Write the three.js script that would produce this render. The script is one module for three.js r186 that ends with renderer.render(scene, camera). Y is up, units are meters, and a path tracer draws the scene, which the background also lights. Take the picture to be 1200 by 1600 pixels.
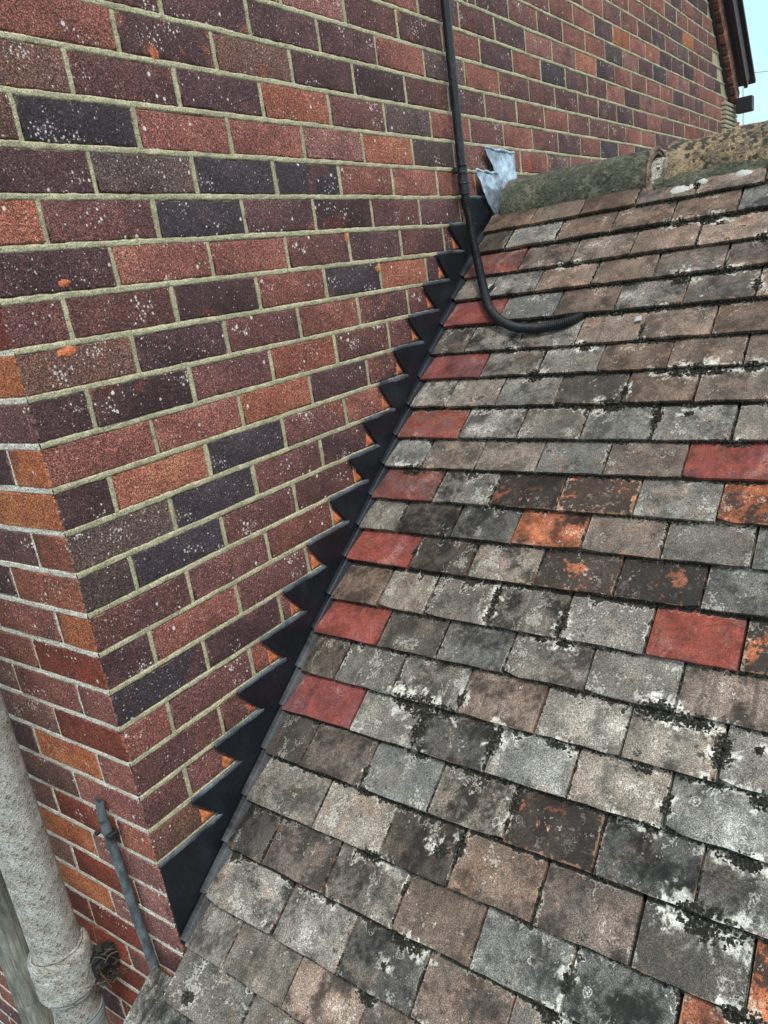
import * as THREE from 'three';
import { mergeGeometries } from 'three/addons/utils/BufferGeometryUtils.js';
import { RoundedBoxGeometry } from 'three/addons/geometries/RoundedBoxGeometry.js';

// ---------------------------------------------------------------- camera, sky, sun, exposure
const scene = new THREE.Scene();
const camera = new THREE.PerspectiveCamera(68.55, 0.75, 0.05, 600);
camera.position.set(1.1474, 0.998, 0.6367);
camera.quaternion.setFromRotationMatrix(new THREE.Matrix4().makeBasis(
  new THREE.Vector3(0.81349, -0.14085, -0.56427),
  new THREE.Vector3(-0.05652, 0.94649, -0.31775),
  new THREE.Vector3(0.57883, 0.29037, 0.76200)));
camera.updateMatrixWorld();

const renderer = new THREE.WebGLRenderer({ antialias: true });
renderer.setSize(768, 1024);
renderer.toneMapping = THREE.LinearToneMapping;
renderer.toneMappingExposure = 1.48;
renderer.shadowMap.enabled = true;
document.body.appendChild(renderer.domElement);

// seeded randomness
function mulberry(a) { return () => { a |= 0; a = a + 0x6D2B79F5 | 0; let t = Math.imul(a ^ a >>> 15, 1 | a); t = t + Math.imul(t ^ t >>> 7, 61 | t) ^ t; return ((t ^ t >>> 14) >>> 0) / 4294967296; }; }
const rng = mulberry(20240611);
const rr = (a, b, f = rng) => a + (b - a) * f();
const clamp = (x, a = 0, b = 1) => x < a ? a : x > b ? b : x;
const sstep = (a, b, x) => { const t = clamp((x - a) / (b - a)); return t * t * (3 - 2 * t); };
const lerp = (a, b, t) => a + (b - a) * t;

// tileable value noise fields, 512 x 512, values about 0..1
const NS = 512;
function field(base, oct, seed) {
  const out = new Float32Array(NS * NS), r = mulberry(seed); let amp = 1, tot = 0, f = base;
  for (let o = 0; o < oct; o++) {
    const g = new Float32Array(f * f); for (let i = 0; i < g.length; i++) g[i] = r();
    const s = f / NS;
    for (let y = 0; y < NS; y++) {
      const fy = y * s, y0 = Math.floor(fy), ty = fy - y0, wy = ty * ty * (3 - 2 * ty), r0 = (y0 % f) * f, r1 = ((y0 + 1) % f) * f;
      for (let x = 0; x < NS; x++) {
        const fx = x * s, x0 = Math.floor(fx), tx = fx - x0, wx = tx * tx * (3 - 2 * tx), c0 = x0 % f, c1 = (x0 + 1) % f;
        out[y * NS + x] += amp * ((g[r0 + c0] * (1 - wx) + g[r0 + c1] * wx) * (1 - wy) + (g[r1 + c0] * (1 - wx) + g[r1 + c1] * wx) * wy);
      }
    }
    tot += amp; amp *= 0.55; f = Math.min(NS, f * 2);
  }
  for (let i = 0; i < out.length; i++) out[i] = clamp((out[i] / tot - 0.5) * 1.7 + 0.5);
  return out;
}
const F4 = field(4, 4, 11), F8 = field(8, 4, 12), F16 = field(16, 3, 13), F48 = field(48, 3, 14), F128 = field(128, 2, 15), F512 = field(512, 1, 16), F256 = field(256, 1, 17);
const S = (F, x, y) => F[((y | 0) & 511) * NS + ((x | 0) & 511)];
const sn = (F, x, y) => {                                       // smooth sample
  const x0 = Math.floor(x), y0 = Math.floor(y), tx = x - x0, ty = y - y0;
  return lerp(lerp(S(F, x0, y0), S(F, x0 + 1, y0), tx), lerp(S(F, x0, y0 + 1), S(F, x0 + 1, y0 + 1), tx), ty);
};

// the sky: bright thin overcast with pale blue gaps
{
  const w = 512, h = 256, d = new Float32Array(w * h * 4);
  for (let j = 0; j < h; j++) for (let i = 0; i < w; i++) {
    const el = (j + 0.5) / h * Math.PI - Math.PI / 2, y = Math.sin(el);
    const c = sn(F4, i * 1.0, j * 1.6) * 0.6 + sn(F8, i * 2, j * 3) * 0.4;
    const cl = sstep(0.38, 0.62, c);
    const up = clamp(y * 1.0, 0, 1);
    let r = lerp(0.58, 1.06, cl), g = lerp(0.92, 1.09, cl), b = lerp(1.02, 1.11, cl);
    const k = lerp(0.72, 0.82, up);
    if (y < 0) { r = 0.25; g = 0.25; b = 0.24; }
    const o = (j * w + i) * 4; d[o] = r * k; d[o + 1] = g * k; d[o + 2] = b * k; d[o + 3] = 1;
  }
  const t = new THREE.DataTexture(d, w, h, THREE.RGBAFormat, THREE.FloatType);
  t.mapping = THREE.EquirectangularReflectionMapping; t.magFilter = THREE.LinearFilter; t.minFilter = THREE.LinearFilter; t.needsUpdate = true;
  scene.background = t; scene.environment = t;
}
const sun = new THREE.DirectionalLight(0xfff4e6, 1.5);
sun.position.set(3.2, 6.2, 1.0); sun.target.position.set(0.3, 0.6, -1.0); scene.add(sun, sun.target);
sun.castShadow = true; sun.shadow.radius = 20; sun.shadow.mapSize.set(2048, 2048);
Object.assign(sun.shadow.camera, { left: -7, right: 7, top: 7, bottom: -7, near: 0.5, far: 20 });

// ---------------------------------------------------------------- helpers
const names = {};
const numbered = n => { const k = names[n] = (names[n] ?? -1) + 1; return k ? n + '_' + String(k).padStart(3, '0') : n; };
function part(name, geo, mat, parent, kind) {
  const m = new THREE.Mesh(geo, mat); m.name = name; m.castShadow = m.receiveShadow = true; parent.add(m);
  if (kind) m.userData.kind = kind;
  return m;
}
function thing(name, label, category, group, pos = [0, 0, 0]) {
  const o = new THREE.Group(); o.name = numbered(name); o.position.set(...pos); o.userData = { label, category }; if (group) o.userData.group = group; scene.add(o); return o;
}
function geoFrom(pos, idx, uv) {
  const g = new THREE.BufferGeometry(); g.setAttribute('position', new THREE.Float32BufferAttribute(pos, 3));
  if (uv) g.setAttribute('uv', new THREE.Float32BufferAttribute(uv, 2));
  g.setIndex(idx); g.computeVertexNormals(); return g;
}
// a grid of points rows x cols (function of i, j) turned into a sheet
function sheet(nu, nv, fn) {
  const pos = [], uv = [], idx = [];
  for (let j = 0; j <= nv; j++) for (let i = 0; i <= nu; i++) { const p = fn(i / nu, j / nv, i, j); pos.push(p[0], p[1], p[2]); uv.push(p[3] ?? i / nu, p[4] ?? j / nv); }
  for (let j = 0; j < nv; j++) for (let i = 0; i < nu; i++) { const a = j * (nu + 1) + i, b = a + 1, c = a + nu + 1, e = c + 1; idx.push(a, b, e, a, e, c); }
  return geoFrom(pos, idx, uv);
}
// tube along a list of points with a radius function
function tubeGeo(pts, rad, seg, rs, jit = 0, cap = true) {
  const curve = pts.length > 2 ? new THREE.CatmullRomCurve3(pts, false, 'centripetal') : new THREE.LineCurve3(pts[0], pts[1]);
  const fr = curve.computeFrenetFrames(seg, false), pos = [], uv = [], idx = [], len = curve.getLength();
  for (let i = 0; i <= seg; i++) {
    const P = curve.getPointAt(i / seg), R = typeof rad === 'function' ? rad(i / seg) : rad;
    for (let k = 0; k <= rs; k++) {
      const a = k / rs * Math.PI * 2, r = R + (jit ? jit * (sn(F16, (k % rs) * 37, i * 9) - 0.5) : 0);
      const v = fr.normals[i].clone().multiplyScalar(Math.cos(a) * r).addScaledVector(fr.binormals[i], Math.sin(a) * r).add(P);
      pos.push(v.x, v.y, v.z); uv.push(i / seg * len, k / rs * R * 6.283);
    }
  }
  for (let i = 0; i < seg; i++) for (let k = 0; k < rs; k++) { const a = i * (rs + 1) + k, b = a + rs + 1; idx.push(a, b, a + 1, b, b + 1, a + 1); }
  if (cap) for (const i of [0, seg]) { const P = curve.getPointAt(i / seg), c = pos.length / 3; pos.push(P.x, P.y, P.z); uv.push(0, 0); for (let k = 0; k < rs; k++) { const a = i * (rs + 1) + k; i ? idx.push(a, a + 1, c) : idx.push(a + 1, a, c); } }
  return geoFrom(pos, idx, uv);
}
const box = (w, h, d, x = 0, y = 0, z = 0) => new THREE.BoxGeometry(w, h, d).translate(x, y, z);
const V3 = (x, y, z) => new THREE.Vector3(x, y, z);
const hex = h => [(h >> 16 & 255), (h >> 8 & 255), (h & 255)];
function dataTex(arr, w, h, srgb, repeat) {
  const t = new THREE.DataTexture(arr, w, h, THREE.RGBAFormat, THREE.UnsignedByteType);
  if (srgb) t.colorSpace = THREE.SRGBColorSpace;
  t.magFilter = THREE.LinearFilter; t.minFilter = THREE.LinearMipmapLinearFilter; t.generateMipmaps = true; t.anisotropy = 8;
  if (repeat) t.wrapS = t.wrapT = THREE.RepeatWrapping;
  t.needsUpdate = true; return t;
}
function pixels(w, h, fn, srgb = true) {                          // fn(x, y) -> [r, g, b, height] in 0..255
  const c = new Uint8Array(w * h * 4), b = new Uint8Array(w * h * 4);
  for (let y = 0; y < h; y++) for (let x = 0; x < w; x++) {
    const p = fn(x, y), o = (y * w + x) * 4; c[o] = clamp(p[0], 0, 255); c[o + 1] = clamp(p[1], 0, 255); c[o + 2] = clamp(p[2], 0, 255); c[o + 3] = 255;
    b[o] = b[o + 1] = b[o + 2] = clamp(p[3], 0, 255); b[o + 3] = 255;
  }
  return { map: dataTex(c, w, h, true, true), bump: dataTex(b, w, h, false, true) };
}
const mix3 = (a, b, t) => [lerp(a[0], b[0], t), lerp(a[1], b[1], t), lerp(a[2], b[2], t)];

// ---------------------------------------------------------------- brick faces: an atlas of 200 faces, 256 x 80 pixels each (0.84 mm a pixel)
const BA = 2048, BCW = 256, BCH = 80, BCOLS = 8, BROWS = 25;
// code: [colour, second colour, how many, white speck amount]
const BC = {
  d: [0x563b3c, 0x452f33, 36, 1.0], b: [0x463a40, 0x3a3037, 14, 1.0], m: [0x6e4743, 0x5a3b3b, 34, 0.9], r: [0x8a564b, 0x724641, 36, 0.8],
  o: [0x9e604c, 0x874e42, 16, 0.6], g: [0x634e49, 0x4e3f3f, 14, 1.2], k: [0x755246, 0x614641, 12, 0.8], p: [0x91615a, 0x7b524f, 16, 0.9],
  O: [0xb86c48, 0xa2573a, 8, 0.3], R: [0x86402f, 0x6b342b, 10, 0.5], C: [0xd8cdb0, 0xc4b898, 4, 0.2],
};
const brickCells = {}; const brickClass = [];
for (const k in BC) { brickCells[k] = []; for (let i = 0; i < BC[k][2]; i++) { brickCells[k].push(brickClass.length); brickClass.push(k); } }
function paintBricks() {
  const c = new Uint8Array(BA * BA * 4), b = new Uint8Array(BA * BA * 4).fill(128);
  brickClass.forEach((k, n) => {
    const r = mulberry(500 + n * 7), [h1, h2, , sp] = BC[k], c1 = hex(h1), c2 = hex(h2);
    const ox = (n % BCOLS) * BCW, oy = Math.floor(n / BCOLS) * BCH, nx = r() * 512 | 0, ny = r() * 512 | 0;
    const tone = rr(0.88, 1.12, r), red = hex([0x7a3d33, 0x8a5240, 0x5d3a3a][r() * 3 | 0]), redA = r() < 0.5 ? rr(0.2, 0.7, r) : 0, redT = rr(0.5, 0.65, r), dk = rr(0.1, 0.5, r);
    // white specks: single dots and a few clusters
    const dots = [], nd = Math.floor(rr(40, 170, r) * sp * (r() < 0.3 ? 1.6 : 1)), cl = [[r() * 256, r() * 80], [r() * 256, r() * 80]], cx = r() < 0.45 ? 1 : 0;
    for (let i = 0; i < nd; i++) {
      let x = r() * 256, y = r() * 80, rad = 0.5 + 1.25 * r() * r();
      if (cx && r() < 0.4) { const q = cl[i & 1]; x = q[0] + (r() + r() - 1) * 40; y = q[1] + (r() + r() - 1) * 22; rad = 0.7 + 2.3 * r() * r(); }
      if (r() < 0.012) rad = rr(2, 4.2, r);
      dots.push([x, y, rad, rad > 1.2 ? rr(0.8, 1, r) : rr(0.35, 0.95, r)]);
    }
    const wm = new Float32Array(BCW * BCH);
    for (const [x, y, rad, a] of dots) for (let j = Math.max(0, y - rad - 2 | 0); j < Math.min(BCH, y + rad + 3); j++) for (let i = Math.max(0, x - rad - 2 | 0); i < Math.min(BCW, x + rad + 3); i++) {
      const dd = Math.hypot((i - x), (j - y) * 0.9) + (S(F128, i * 3 + n * 31, j * 3) - 0.5) * 1.6; const v = a * clamp(rad + 0.5 - dd); if (v > wm[j * BCW + i]) wm[j * BCW + i] = v;
    }
    for (let y = 0; y < BCH; y++) for (let x = 0; x < BCW; x++) {
      const X = x + nx, Y = y + ny, a = S(F4, X * 0.9, Y), m = S(F16, X, Y), f = S(F128, X * 2, Y * 2), g = S(F512, X * 7 + n, Y * 5), q = S(F48, X, Y);
      let col = mix3(c1, c2, sstep(0.3, 0.7, a * 0.7 + m * 0.3));
      col = mix3(col, red, redA * sstep(redT, redT + 0.2, S(F8, X + 91, Y + 40)));
      let l = tone * (0.86 + 0.28 * m) * (0.72 + 0.56 * g) * (0.84 + 0.32 * f);
      if (g * 0.6 + f * 0.4 < 0.2 + 0.1 * dk) l *= 0.55;                       // pits
      if (g > 0.9 && f > 0.5) l *= 1.35;                                       // light grains
      col = [col[0] * l, col[1] * l, col[2] * l];
      const w = wm[y * BCW + x]; if (w > 0) col = mix3(col, [236, 233, 229], w);
      // pale sandy rub along the arris, broken up
      const e = Math.min(x, BCW - 1 - x, y * 1.1, (BCH - 1 - y) * 1.1); if (e < 3.5 + 5 * (q - 0.5) && q > 0.55) col = mix3(col, [168, 128, 104], 0.45);
      const o = ((oy + y) * BA + ox + x) * 4;
      c[o] = clamp(col[0], 0, 255); c[o + 1] = clamp(col[1], 0, 255); c[o + 2] = clamp(col[2], 0, 255); c[o + 3] = 255;
      b[o] = b[o + 1] = b[o + 2] = clamp(128 + (g - 0.5) * 60 + (f - 0.5) * 70 + (m - 0.5) * 60 + w * 40, 0, 255); b[o + 3] = 255;
    }
  });
  return new THREE.MeshStandardMaterial({ map: dataTex(c, BA, BA, true), bumpMap: dataTex(b, BA, BA, false), bumpScale: 0.0016, roughness: 0.9 });
}
const brickMat = paintBricks();
const cellUV = n => { const x = (n % BCOLS) * BCW, y = Math.floor(n / BCOLS) * BCH; return (u, v) => [(x + 2 + clamp(u) * (BCW - 4)) / BA, (y + 2 + clamp(v) * (BCH - 4)) / BA]; };

// a wire-cut brick face with worn, uneven arrises: local x length, y height, z out of the wall
function brickGeo(L, H, cell, seed, D = 0.05) {
  const r = mulberry(seed), uv = cellUV(cell), N = 4, pos = [], tu = [], idx = [];
  const per = []; const jx = () => rr(-0.0012, 0.0012, r);
  for (let i = 0; i <= N; i++) per.push([-L / 2 + L * i / N + (i % N ? jx() : 0), -H / 2 + jx()]);
  per.push([L / 2 + jx(), 0]);
  for (let i = N; i >= 0; i--) per.push([-L / 2 + L * i / N + (i % N ? jx() : 0), H / 2 + jx()]);
  per.push([-L / 2 + jx(), 0]);
  const n = per.length, ch = 0.0028, add = (x, y, z) => { pos.push(x, y, z); const q = uv(x / 0.215 + Math.min(0.5, L / 0.43), y / 0.065 + 0.5); tu.push(q[0], q[1]); };
  const tw = rr(-0.0012, 0.0012, r), tl = rr(-0.001, 0.001, r);
  for (const [x, y] of per) { const sx = 1 - 2 * ch / L, sy = 1 - 2 * ch / H; add(x * sx, y * sy, x / L * tw + y / H * tl + rr(-0.0003, 0.0003, r)); }
  for (const [x, y] of per) add(x, y, -ch + x / L * tw);
  for (const [x, y] of per) add(x, y, -D);
  add(0, 0, 0.0006); const c = 3 * n;
  for (let i = 0; i < n; i++) { const j = (i + 1) % n; idx.push(c, i, j, i, n + i, n + j, i, n + j, j, n + i, 2 * n + i, 2 * n + j, n + i, 2 * n + j, n + j); }
  return geoFrom(pos, idx, tu);
}
// a quoin brick showing two faces: main face to +x (length La along -z), return face to +z (length Lb along -x)
function quoinGeo(La, Lb, H, cellA, cellB, seed) {
  const r = mulberry(seed), ua = cellUV(cellA), ub = cellUV(cellB), R = rr(0.004, 0.007, r), pos = [], tu = [], idx = [];
  const path = [];                                                  // x, z, nx, nz, face, u
  for (let i = 0; i <= 3; i++) path.push([-Lb + (Lb - R) * i / 3, 0, 0, 1, 1, 1 - (Lb - (Lb - R) * i / 3) / 0.215]);
  for (let i = 1; i <= 2; i++) { const a = i / 4 * Math.PI / 2; path.push([-R + R * Math.sin(a), -R + R * Math.cos(a), Math.sin(a), Math.cos(a), 1, 0.99]); }
  for (let i = 2; i <= 3; i++) { const a = i / 4 * Math.PI / 2; path.push([-R + R * Math.sin(a), -R + R * Math.cos(a), Math.sin(a), Math.cos(a), 0, 0.01]); }
  for (let i = 0; i <= 3; i++) { const s = R + (La - R) * i / 3; path.push([0, -s, 1, 0, 0, s / 0.215]); }
  const prof = [[-H / 2, -0.04], [-H / 2, -0.0026], [-H / 2 + 0.0028, 0], [H / 2 - 0.0028, 0], [H / 2, -0.0026], [H / 2, -0.04]];
  for (const [x, z, nx, nz, fc, u] of path) { const jy = rr(-0.0008, 0.0008, r), jn = rr(-0.0005, 0.0003, r); for (const [y, d] of prof) { pos.push(x + nx * (d + jn), y + jy, z + nz * (d + jn)); const q = (fc ? ub : ua)(u, y / 0.065 + 0.5); tu.push(q[0], q[1]); } }
  const m = prof.length;
  for (let i = 0; i < path.length - 1; i++) { if (path[i][4] !== path[i + 1][4] && i) continue; for (let j = 0; j < m - 1; j++) { const a = i * m + j, b = a + m; idx.push(a, b, b + 1, a, b + 1, a + 1); } }
  // end caps
  for (const i of [0, path.length - 1]) { const a = i * m; for (let j = 1; j < m - 1; j++) idx.push(a, a + j, a + j + 1); }
  const g = geoFrom(pos, idx, tu); return g;
}

// mortar
function mortarMaterial(base, alt, fleck, flA, seed, bump) {
  const t = pixels(512, 512, (x, y) => {
    const a = S(F4, x + seed, y), m = S(F16, x, y + seed), g = S(F512, x * 3, y * 3 + seed), f = S(F128, x, y), q = S(F256, x + seed, y);
    let c = mix3(base, alt, sstep(0.35, 0.7, a * 0.5 + m * 0.5)); const l = (0.82 + 0.36 * g) * (0.9 + 0.2 * f); c = c.map(v => v * l);
    if (q > 1 - flA) c = mix3(c, fleck, 0.75);
    return [...c, 128 + (g - 0.5) * 90 + (f - 0.5) * 110];
  });
  t.map.repeat.set(3, 3); t.bump.repeat.set(3, 3);
  return new THREE.MeshStandardMaterial({ map: t.map, bumpMap: t.bump, bumpScale: bump, roughness: 0.95 });
}
const mortarMat = mortarMaterial([194, 186, 156], [170, 163, 136], [108, 102, 84], 0.05, 0, 0.0012);
const mortarMatR = mortarMaterial([236, 228, 214], [216, 206, 192], [96, 86, 80], 0.10, 77, 0.002);

// ---------------------------------------------------------------- roof frame (fitted): u along the courses away from the wall, v up the slope, h out of the slope
const PITCH = 0.69414, SP = Math.sin(PITCH), CP = Math.cos(PITCH), RY0 = 0.1168, RZ0 = -0.3836, SY = 0.0341, GA = 0.0942;
const NV = V3(-0.0218, 0.7684, 0.6396).normalize();
const roofP = (u, v, h = 0) => V3(u + NV.x * h, RY0 + v * SP + NV.y * h, RZ0 - v * CP + u * SY + NV.z * h);
const roofYat = s => s < 1.72 ? RY0 + (s + RZ0) / CP * SP : RY0 + (1.72 + RZ0) / CP * SP - (s - 1.72) / CP * SP;   // height of the roof against the wall, s metres back from the corner

// ---------------------------------------------------------------- the gable wall and its return
const CH = 0.075, JW = 0.0052, S_END = 4.945;
const gable = thing('gable_wall', 'tall brown and purple brick gable wall with pale greenish joints, its foot covered by the tiled roof', 'wall');
const ret = thing('return_wall', 'narrow red and orange brick side wall round the corner behind the grey pipes', 'wall');
// colours of the bricks course by course, counted from the corner outwards
const MAIN = { 1: 'k', 2: 'mmm', 3: 'mmr', 4: 'rmrm', 5: 'bdmrm', 6: 'drmrdm', 7: 'mmrdmr', 8: 'gbmmdrm', 9: 'gbmdmrm', 10: 'dobmrrm', 11: 'rrodmmr', 12: 'ddmommm', 13: 'kdmrmmm', 14: 'mmdrbod', 15: 'drrmdmm', 16: 'ombddmdm', 17: 'dgbbrrrm', 18: 'kbrrpogpr', 19: 'kmdomgrmr', 20: 'rrdkddmdm', 21: 'mmdddrgrm', 22: 'dmmrpmdrd', 23: 'mdrrdrdmd', 24: 'dmrmddrmd' };
const RETC = { 13: 'Od', 12: 'md', 11: 'Odr', 10: 'Omd', 9: 'odr', 8: 'odr', 7: 'Ordr', 6: 'Rrmd', 5: 'rrkR', 4: 'RkdR', 3: 'rOdR', 2: 'rkdR', 1: 'oRkr', 0: 'pORkR', '-1': 'pRkRr', '-2': 'pOkRr', '-3': 'mRRdR', '-4': 'rRkRr', '-5': 'RRrRk', '-6': 'oRRkR', '-7': 'RrdRr' };
const PAL = 'ddddmmmmmrrrrrppbgo', PALR = 'RRRrrdkmoR';
const cellOf = (k, r) => brickCells[k][r() * brickCells[k].length | 0];
const perp = (c, j) => (c & 1 ? 0.22 : 0.1075) + 0.225 * j;        // perpend j of course c on the main face
const proj = V3();
function area(corners) {                                           // how large a brick shows in the photograph
  let x0 = 9, x1 = -9, y0 = 9, y1 = -9;
  for (const p of corners) { proj.copy(p).applyMatrix4(camera.matrixWorldInverse); if (proj.z > -0.1) return [0, false]; proj.applyMatrix4(camera.projectionMatrix); x0 = Math.min(x0, proj.x); x1 = Math.max(x1, proj.x); y0 = Math.min(y0, proj.y); y1 = Math.max(y1, proj.y); }
  const inX = Math.min(1, x1) - Math.max(-1, x0), inY = Math.min(1, y1) - Math.max(-1, y0);
  return [inX > 0 && inY > 0 ? inX * inY : 0, x1 > -2.6 && x0 < 2.4 && y1 > -2.2 && y0 < 2.4];
}
camera.matrixWorldInverse.copy(camera.matrixWorld).invert(); camera.updateProjectionMatrix();
const gableLine = s => 23.5 * CH + (5.2 - s) * 0.92;               // the sloping verge of the house roof
const bricks = [];
const JIT = mulberry(31);
const special = new Map([['25:13', 'O'], ['27:18', 'O'], ['22:15', 'p']]);
for (let c = -2; c <= 46; c++) {
  const cr = c & 1, H = CH - 2 * JW, y = (c - 0.5) * CH;
  const r = mulberry(9000 + c * 13);
  for (let j = -1; ; j++) {
    const a = j < 0 ? 0 : perp(c, j) + JW, b = perp(c, j + 1) - JW;
    const se = c >= 24 ? 5.32 : S_END; if (a > se - 0.06) break;
    const bb = Math.min(b, se), L = bb - a, s = (a + bb) / 2, wob = rr(-0.0012, 0.0012, r), k0 = (MAIN[c] || '')[j + 1];
    const code = special.get(c + ':' + (j + 1)) || k0 || PAL[r() * PAL.length | 0], cell = cellOf(code, r), seed = 40000 + c * 97 + j, rx = rr(-0.0009, 0.0009, r);
    if (s > 0.05 && (c * CH) < roofYat(Math.min(s + L / 2, 1.72)) - 0.10 && s < 1.75) continue;
    if (s >= 1.75 && c < 15) continue;
    if (y + H / 2 > gableLine(bb)) continue;
    const [ar, near] = area([V3(0, y - H / 2, -a), V3(0, y + H / 2, -a), V3(0, y - H / 2, -bb), V3(0, y + H / 2, -bb)]);
    if (!near) continue;
    bricks.push({ wall: 0, ar, c, j, a, bb, L, s, y: y + wob, H, cell, seed, rx, code });
  }
}
for (let c = -42; c <= 36; c++) {
  const r = mulberry(70000 + c * 29), H = CH - 2 * JW, y = (c - 0.5) * CH;
  for (let j = -1; j < 10; j++) {
    const p = jj => ((c & 1) ? 0.1075 : 0.22) + 0.225 * jj;
    const a = j < 0 ? 0 : p(j) + JW, b = p(j + 1) - JW, code = (RETC[c] || '')[j + 1] || PALR[r() * PALR.length | 0], cell = cellOf(code, r), wob = rr(-0.0012, 0.0012, r), rx = rr(-0.0012, 0.0008, r);
    const [ar, near] = area([V3(-a, y - H / 2, 0), V3(-a, y + H / 2, 0), V3(-b, y - H / 2, 0), V3(-b, y + H / 2, 0)]);
    if (!near) continue;
    if (j < 0) { const m = bricks.find(q => q.wall === 0 && q.c === c && q.j === -1); if (m) { m.Lb = b; m.cellB = cell; m.ar += ar; continue; } }
    bricks.push({ wall: 1, ar, c, j, a, bb: b, L: b - a, s: (a + b) / 2, y: y + wob, H, cell, seed: 90000 + c * 97 + j, rx });
  }
}
const stash = [[], []];
for (const w of [0, 1]) {
  const list = bricks.filter(b => b.wall === w).sort((p, q) => q.ar - p.ar);
  list.forEach((b, i) => {
    let g, pos, rot = 0;
    if (w === 0 && b.j === -1) { g = quoinGeo(b.bb, b.Lb ?? (b.c & 1 ? 0.1015 : 0.214), b.H, b.cell, b.cellB ?? cellOf('r', rng), b.seed); pos = [b.rx, b.y, 0]; }
    else if (w === 0) { g = brickGeo(b.L, b.H, b.cell, b.seed); pos = [b.rx, b.y, -b.s]; rot = Math.PI / 2; }
    else { g = brickGeo(b.L, b.H, b.cell, b.seed); pos = [-b.s, b.y, b.rx]; }
    if (i < 300 && b.ar > 0) { const m = part('brick', g, brickMat, w ? ret : gable); m.position.set(...pos); m.rotation.y = rot; }
    else { if (rot) g.rotateY(rot); stash[w].push(g.translate(...pos)); }
  });
}
part('brickwork', mergeGeometries(stash[0]), brickMat, gable, 'stuff');
if (stash[1].length) part('brickwork', mergeGeometries(stash[1]), brickMat, ret, 'stuff');

// joints: every bed and perpend is a slightly proud, hand-struck strip of mortar
function jointStrip(len, width, seed, prof, step) {                 // local x along, y across, z out
  const n = Math.max(2, Math.ceil(len / step)), o = seed * 61.7;
  return sheet(n, 6, (u, v, i, j) => {
    const x = u * len, q = o + x * 1000 * 0.55, e = Math.abs(v - 0.5) * 2;
    const wob = (sn(F8, q * 0.5, seed * 3) - 0.5) * 0.0024, w = width * (1 + (sn(F48, q * 1.6, seed * 7 + j * 3) - 0.5) * 0.45);
    const z = prof(e) + (sn(F48, q, seed * 5 + j * 40) - 0.5) * 0.0016 + (sn(F16, q * 0.6, seed + 200) - 0.5) * 0.0016;
    return [x, (v - 0.5) * w + wob, e > 0.99 ? -0.006 : z, x, (v - 0.5) * w + seed * 0.017];
  });
}
const profMain = e => e > 0.8 ? -0.0026 : e > 0.5 ? -0.0009 : -0.0003, profRet = e => e > 0.8 ? -0.003 : -0.0012;
{
  const G = [], R = [];
  for (let c = -2; c <= 44; c++) {
    const h = c * CH; let s1 = S_END, s0 = 0.002;
    s1 = Math.min(c >= 23 ? 5.25 : S_END, 5.2 - (h - 23.5 * CH) / 0.92);
    if (c < 15) s1 = Math.min(s1, (c * CH - RY0) / SP * CP - RZ0 + 0.12);
    if (s1 > s0 + 0.05) {
      // near part finely, far part coarsely
      const m = Math.min(s1, 2.0);
      G.push(jointStrip(m - s0, 0.0148, c + 60, profMain, 0.008).rotateY(Math.PI / 2).translate(0, h, -s0));
      if (s1 > 2.0) G.push(jointStrip(s1 - 2.0, 0.0140, c + 160, profMain, 0.03).rotateY(Math.PI / 2).translate(0, h, -2.0));
    }
    for (let j = 0; j < 24; j++) {
      const s = perp(c, j); if (s > s1 - 0.02) break;
      if (c < 16 && (c * CH) < roofYat(Math.min(s, 1.72)) - 0.1) continue;
      G.push(jointStrip(CH - 0.008, 0.0142, c * 31 + j + 900, profMain, s < 1.6 ? 0.008 : 0.02).rotateZ(Math.PI / 2).rotateY(Math.PI / 2).translate(-0.0006, h - CH + 0.004, -s));
    }
  }
  for (let c = -42; c <= 36; c++) {
    const h = c * CH;
    R.push(jointStrip(1.5, 0.0155, c + 400, profRet, 0.008).translate(-1.502, h, 0), jointStrip(0.9, 0.0155, c + 700, profRet, 0.02).translate(-2.402, h, 0));
    for (let j = 0; j < 10; j++) { const t = ((c & 1) ? 0.1075 : 0.22) + 0.225 * j; if (t > 2.38) break; R.push(jointStrip(CH - 0.008, 0.0125, c * 37 + j + 3000, profRet, 0.008).rotateZ(Math.PI / 2).translate(-t, h - CH + 0.004, -0.0006)); }
  }
  part('mortar', mergeGeometries(G), mortarMat, gable); part('mortar', mergeGeometries(R), mortarMatR, ret);
  // the body of the walls behind the faces
  const sh = new THREE.Shape([[0.012, -3.2], [S_END, -3.2], [S_END, 23 * CH], [5.2, 23 * CH], [5.2, gableLine(5.2)], [2.6, gableLine(2.6)], [0.012, gableLine(2.6)]].map(p => new THREE.Vector2(...p)));
  part('wall_core', new THREE.ExtrudeGeometry(sh, { depth: 0.2, bevelEnabled: false }).rotateY(Math.PI / 2).translate(-0.206, 0, 0), mortarMat, gable);
  part('wall_core', box(2.4, 7.2, 0.2, -1.206, 0.4, -0.106), mortarMatR, ret);
}
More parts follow.
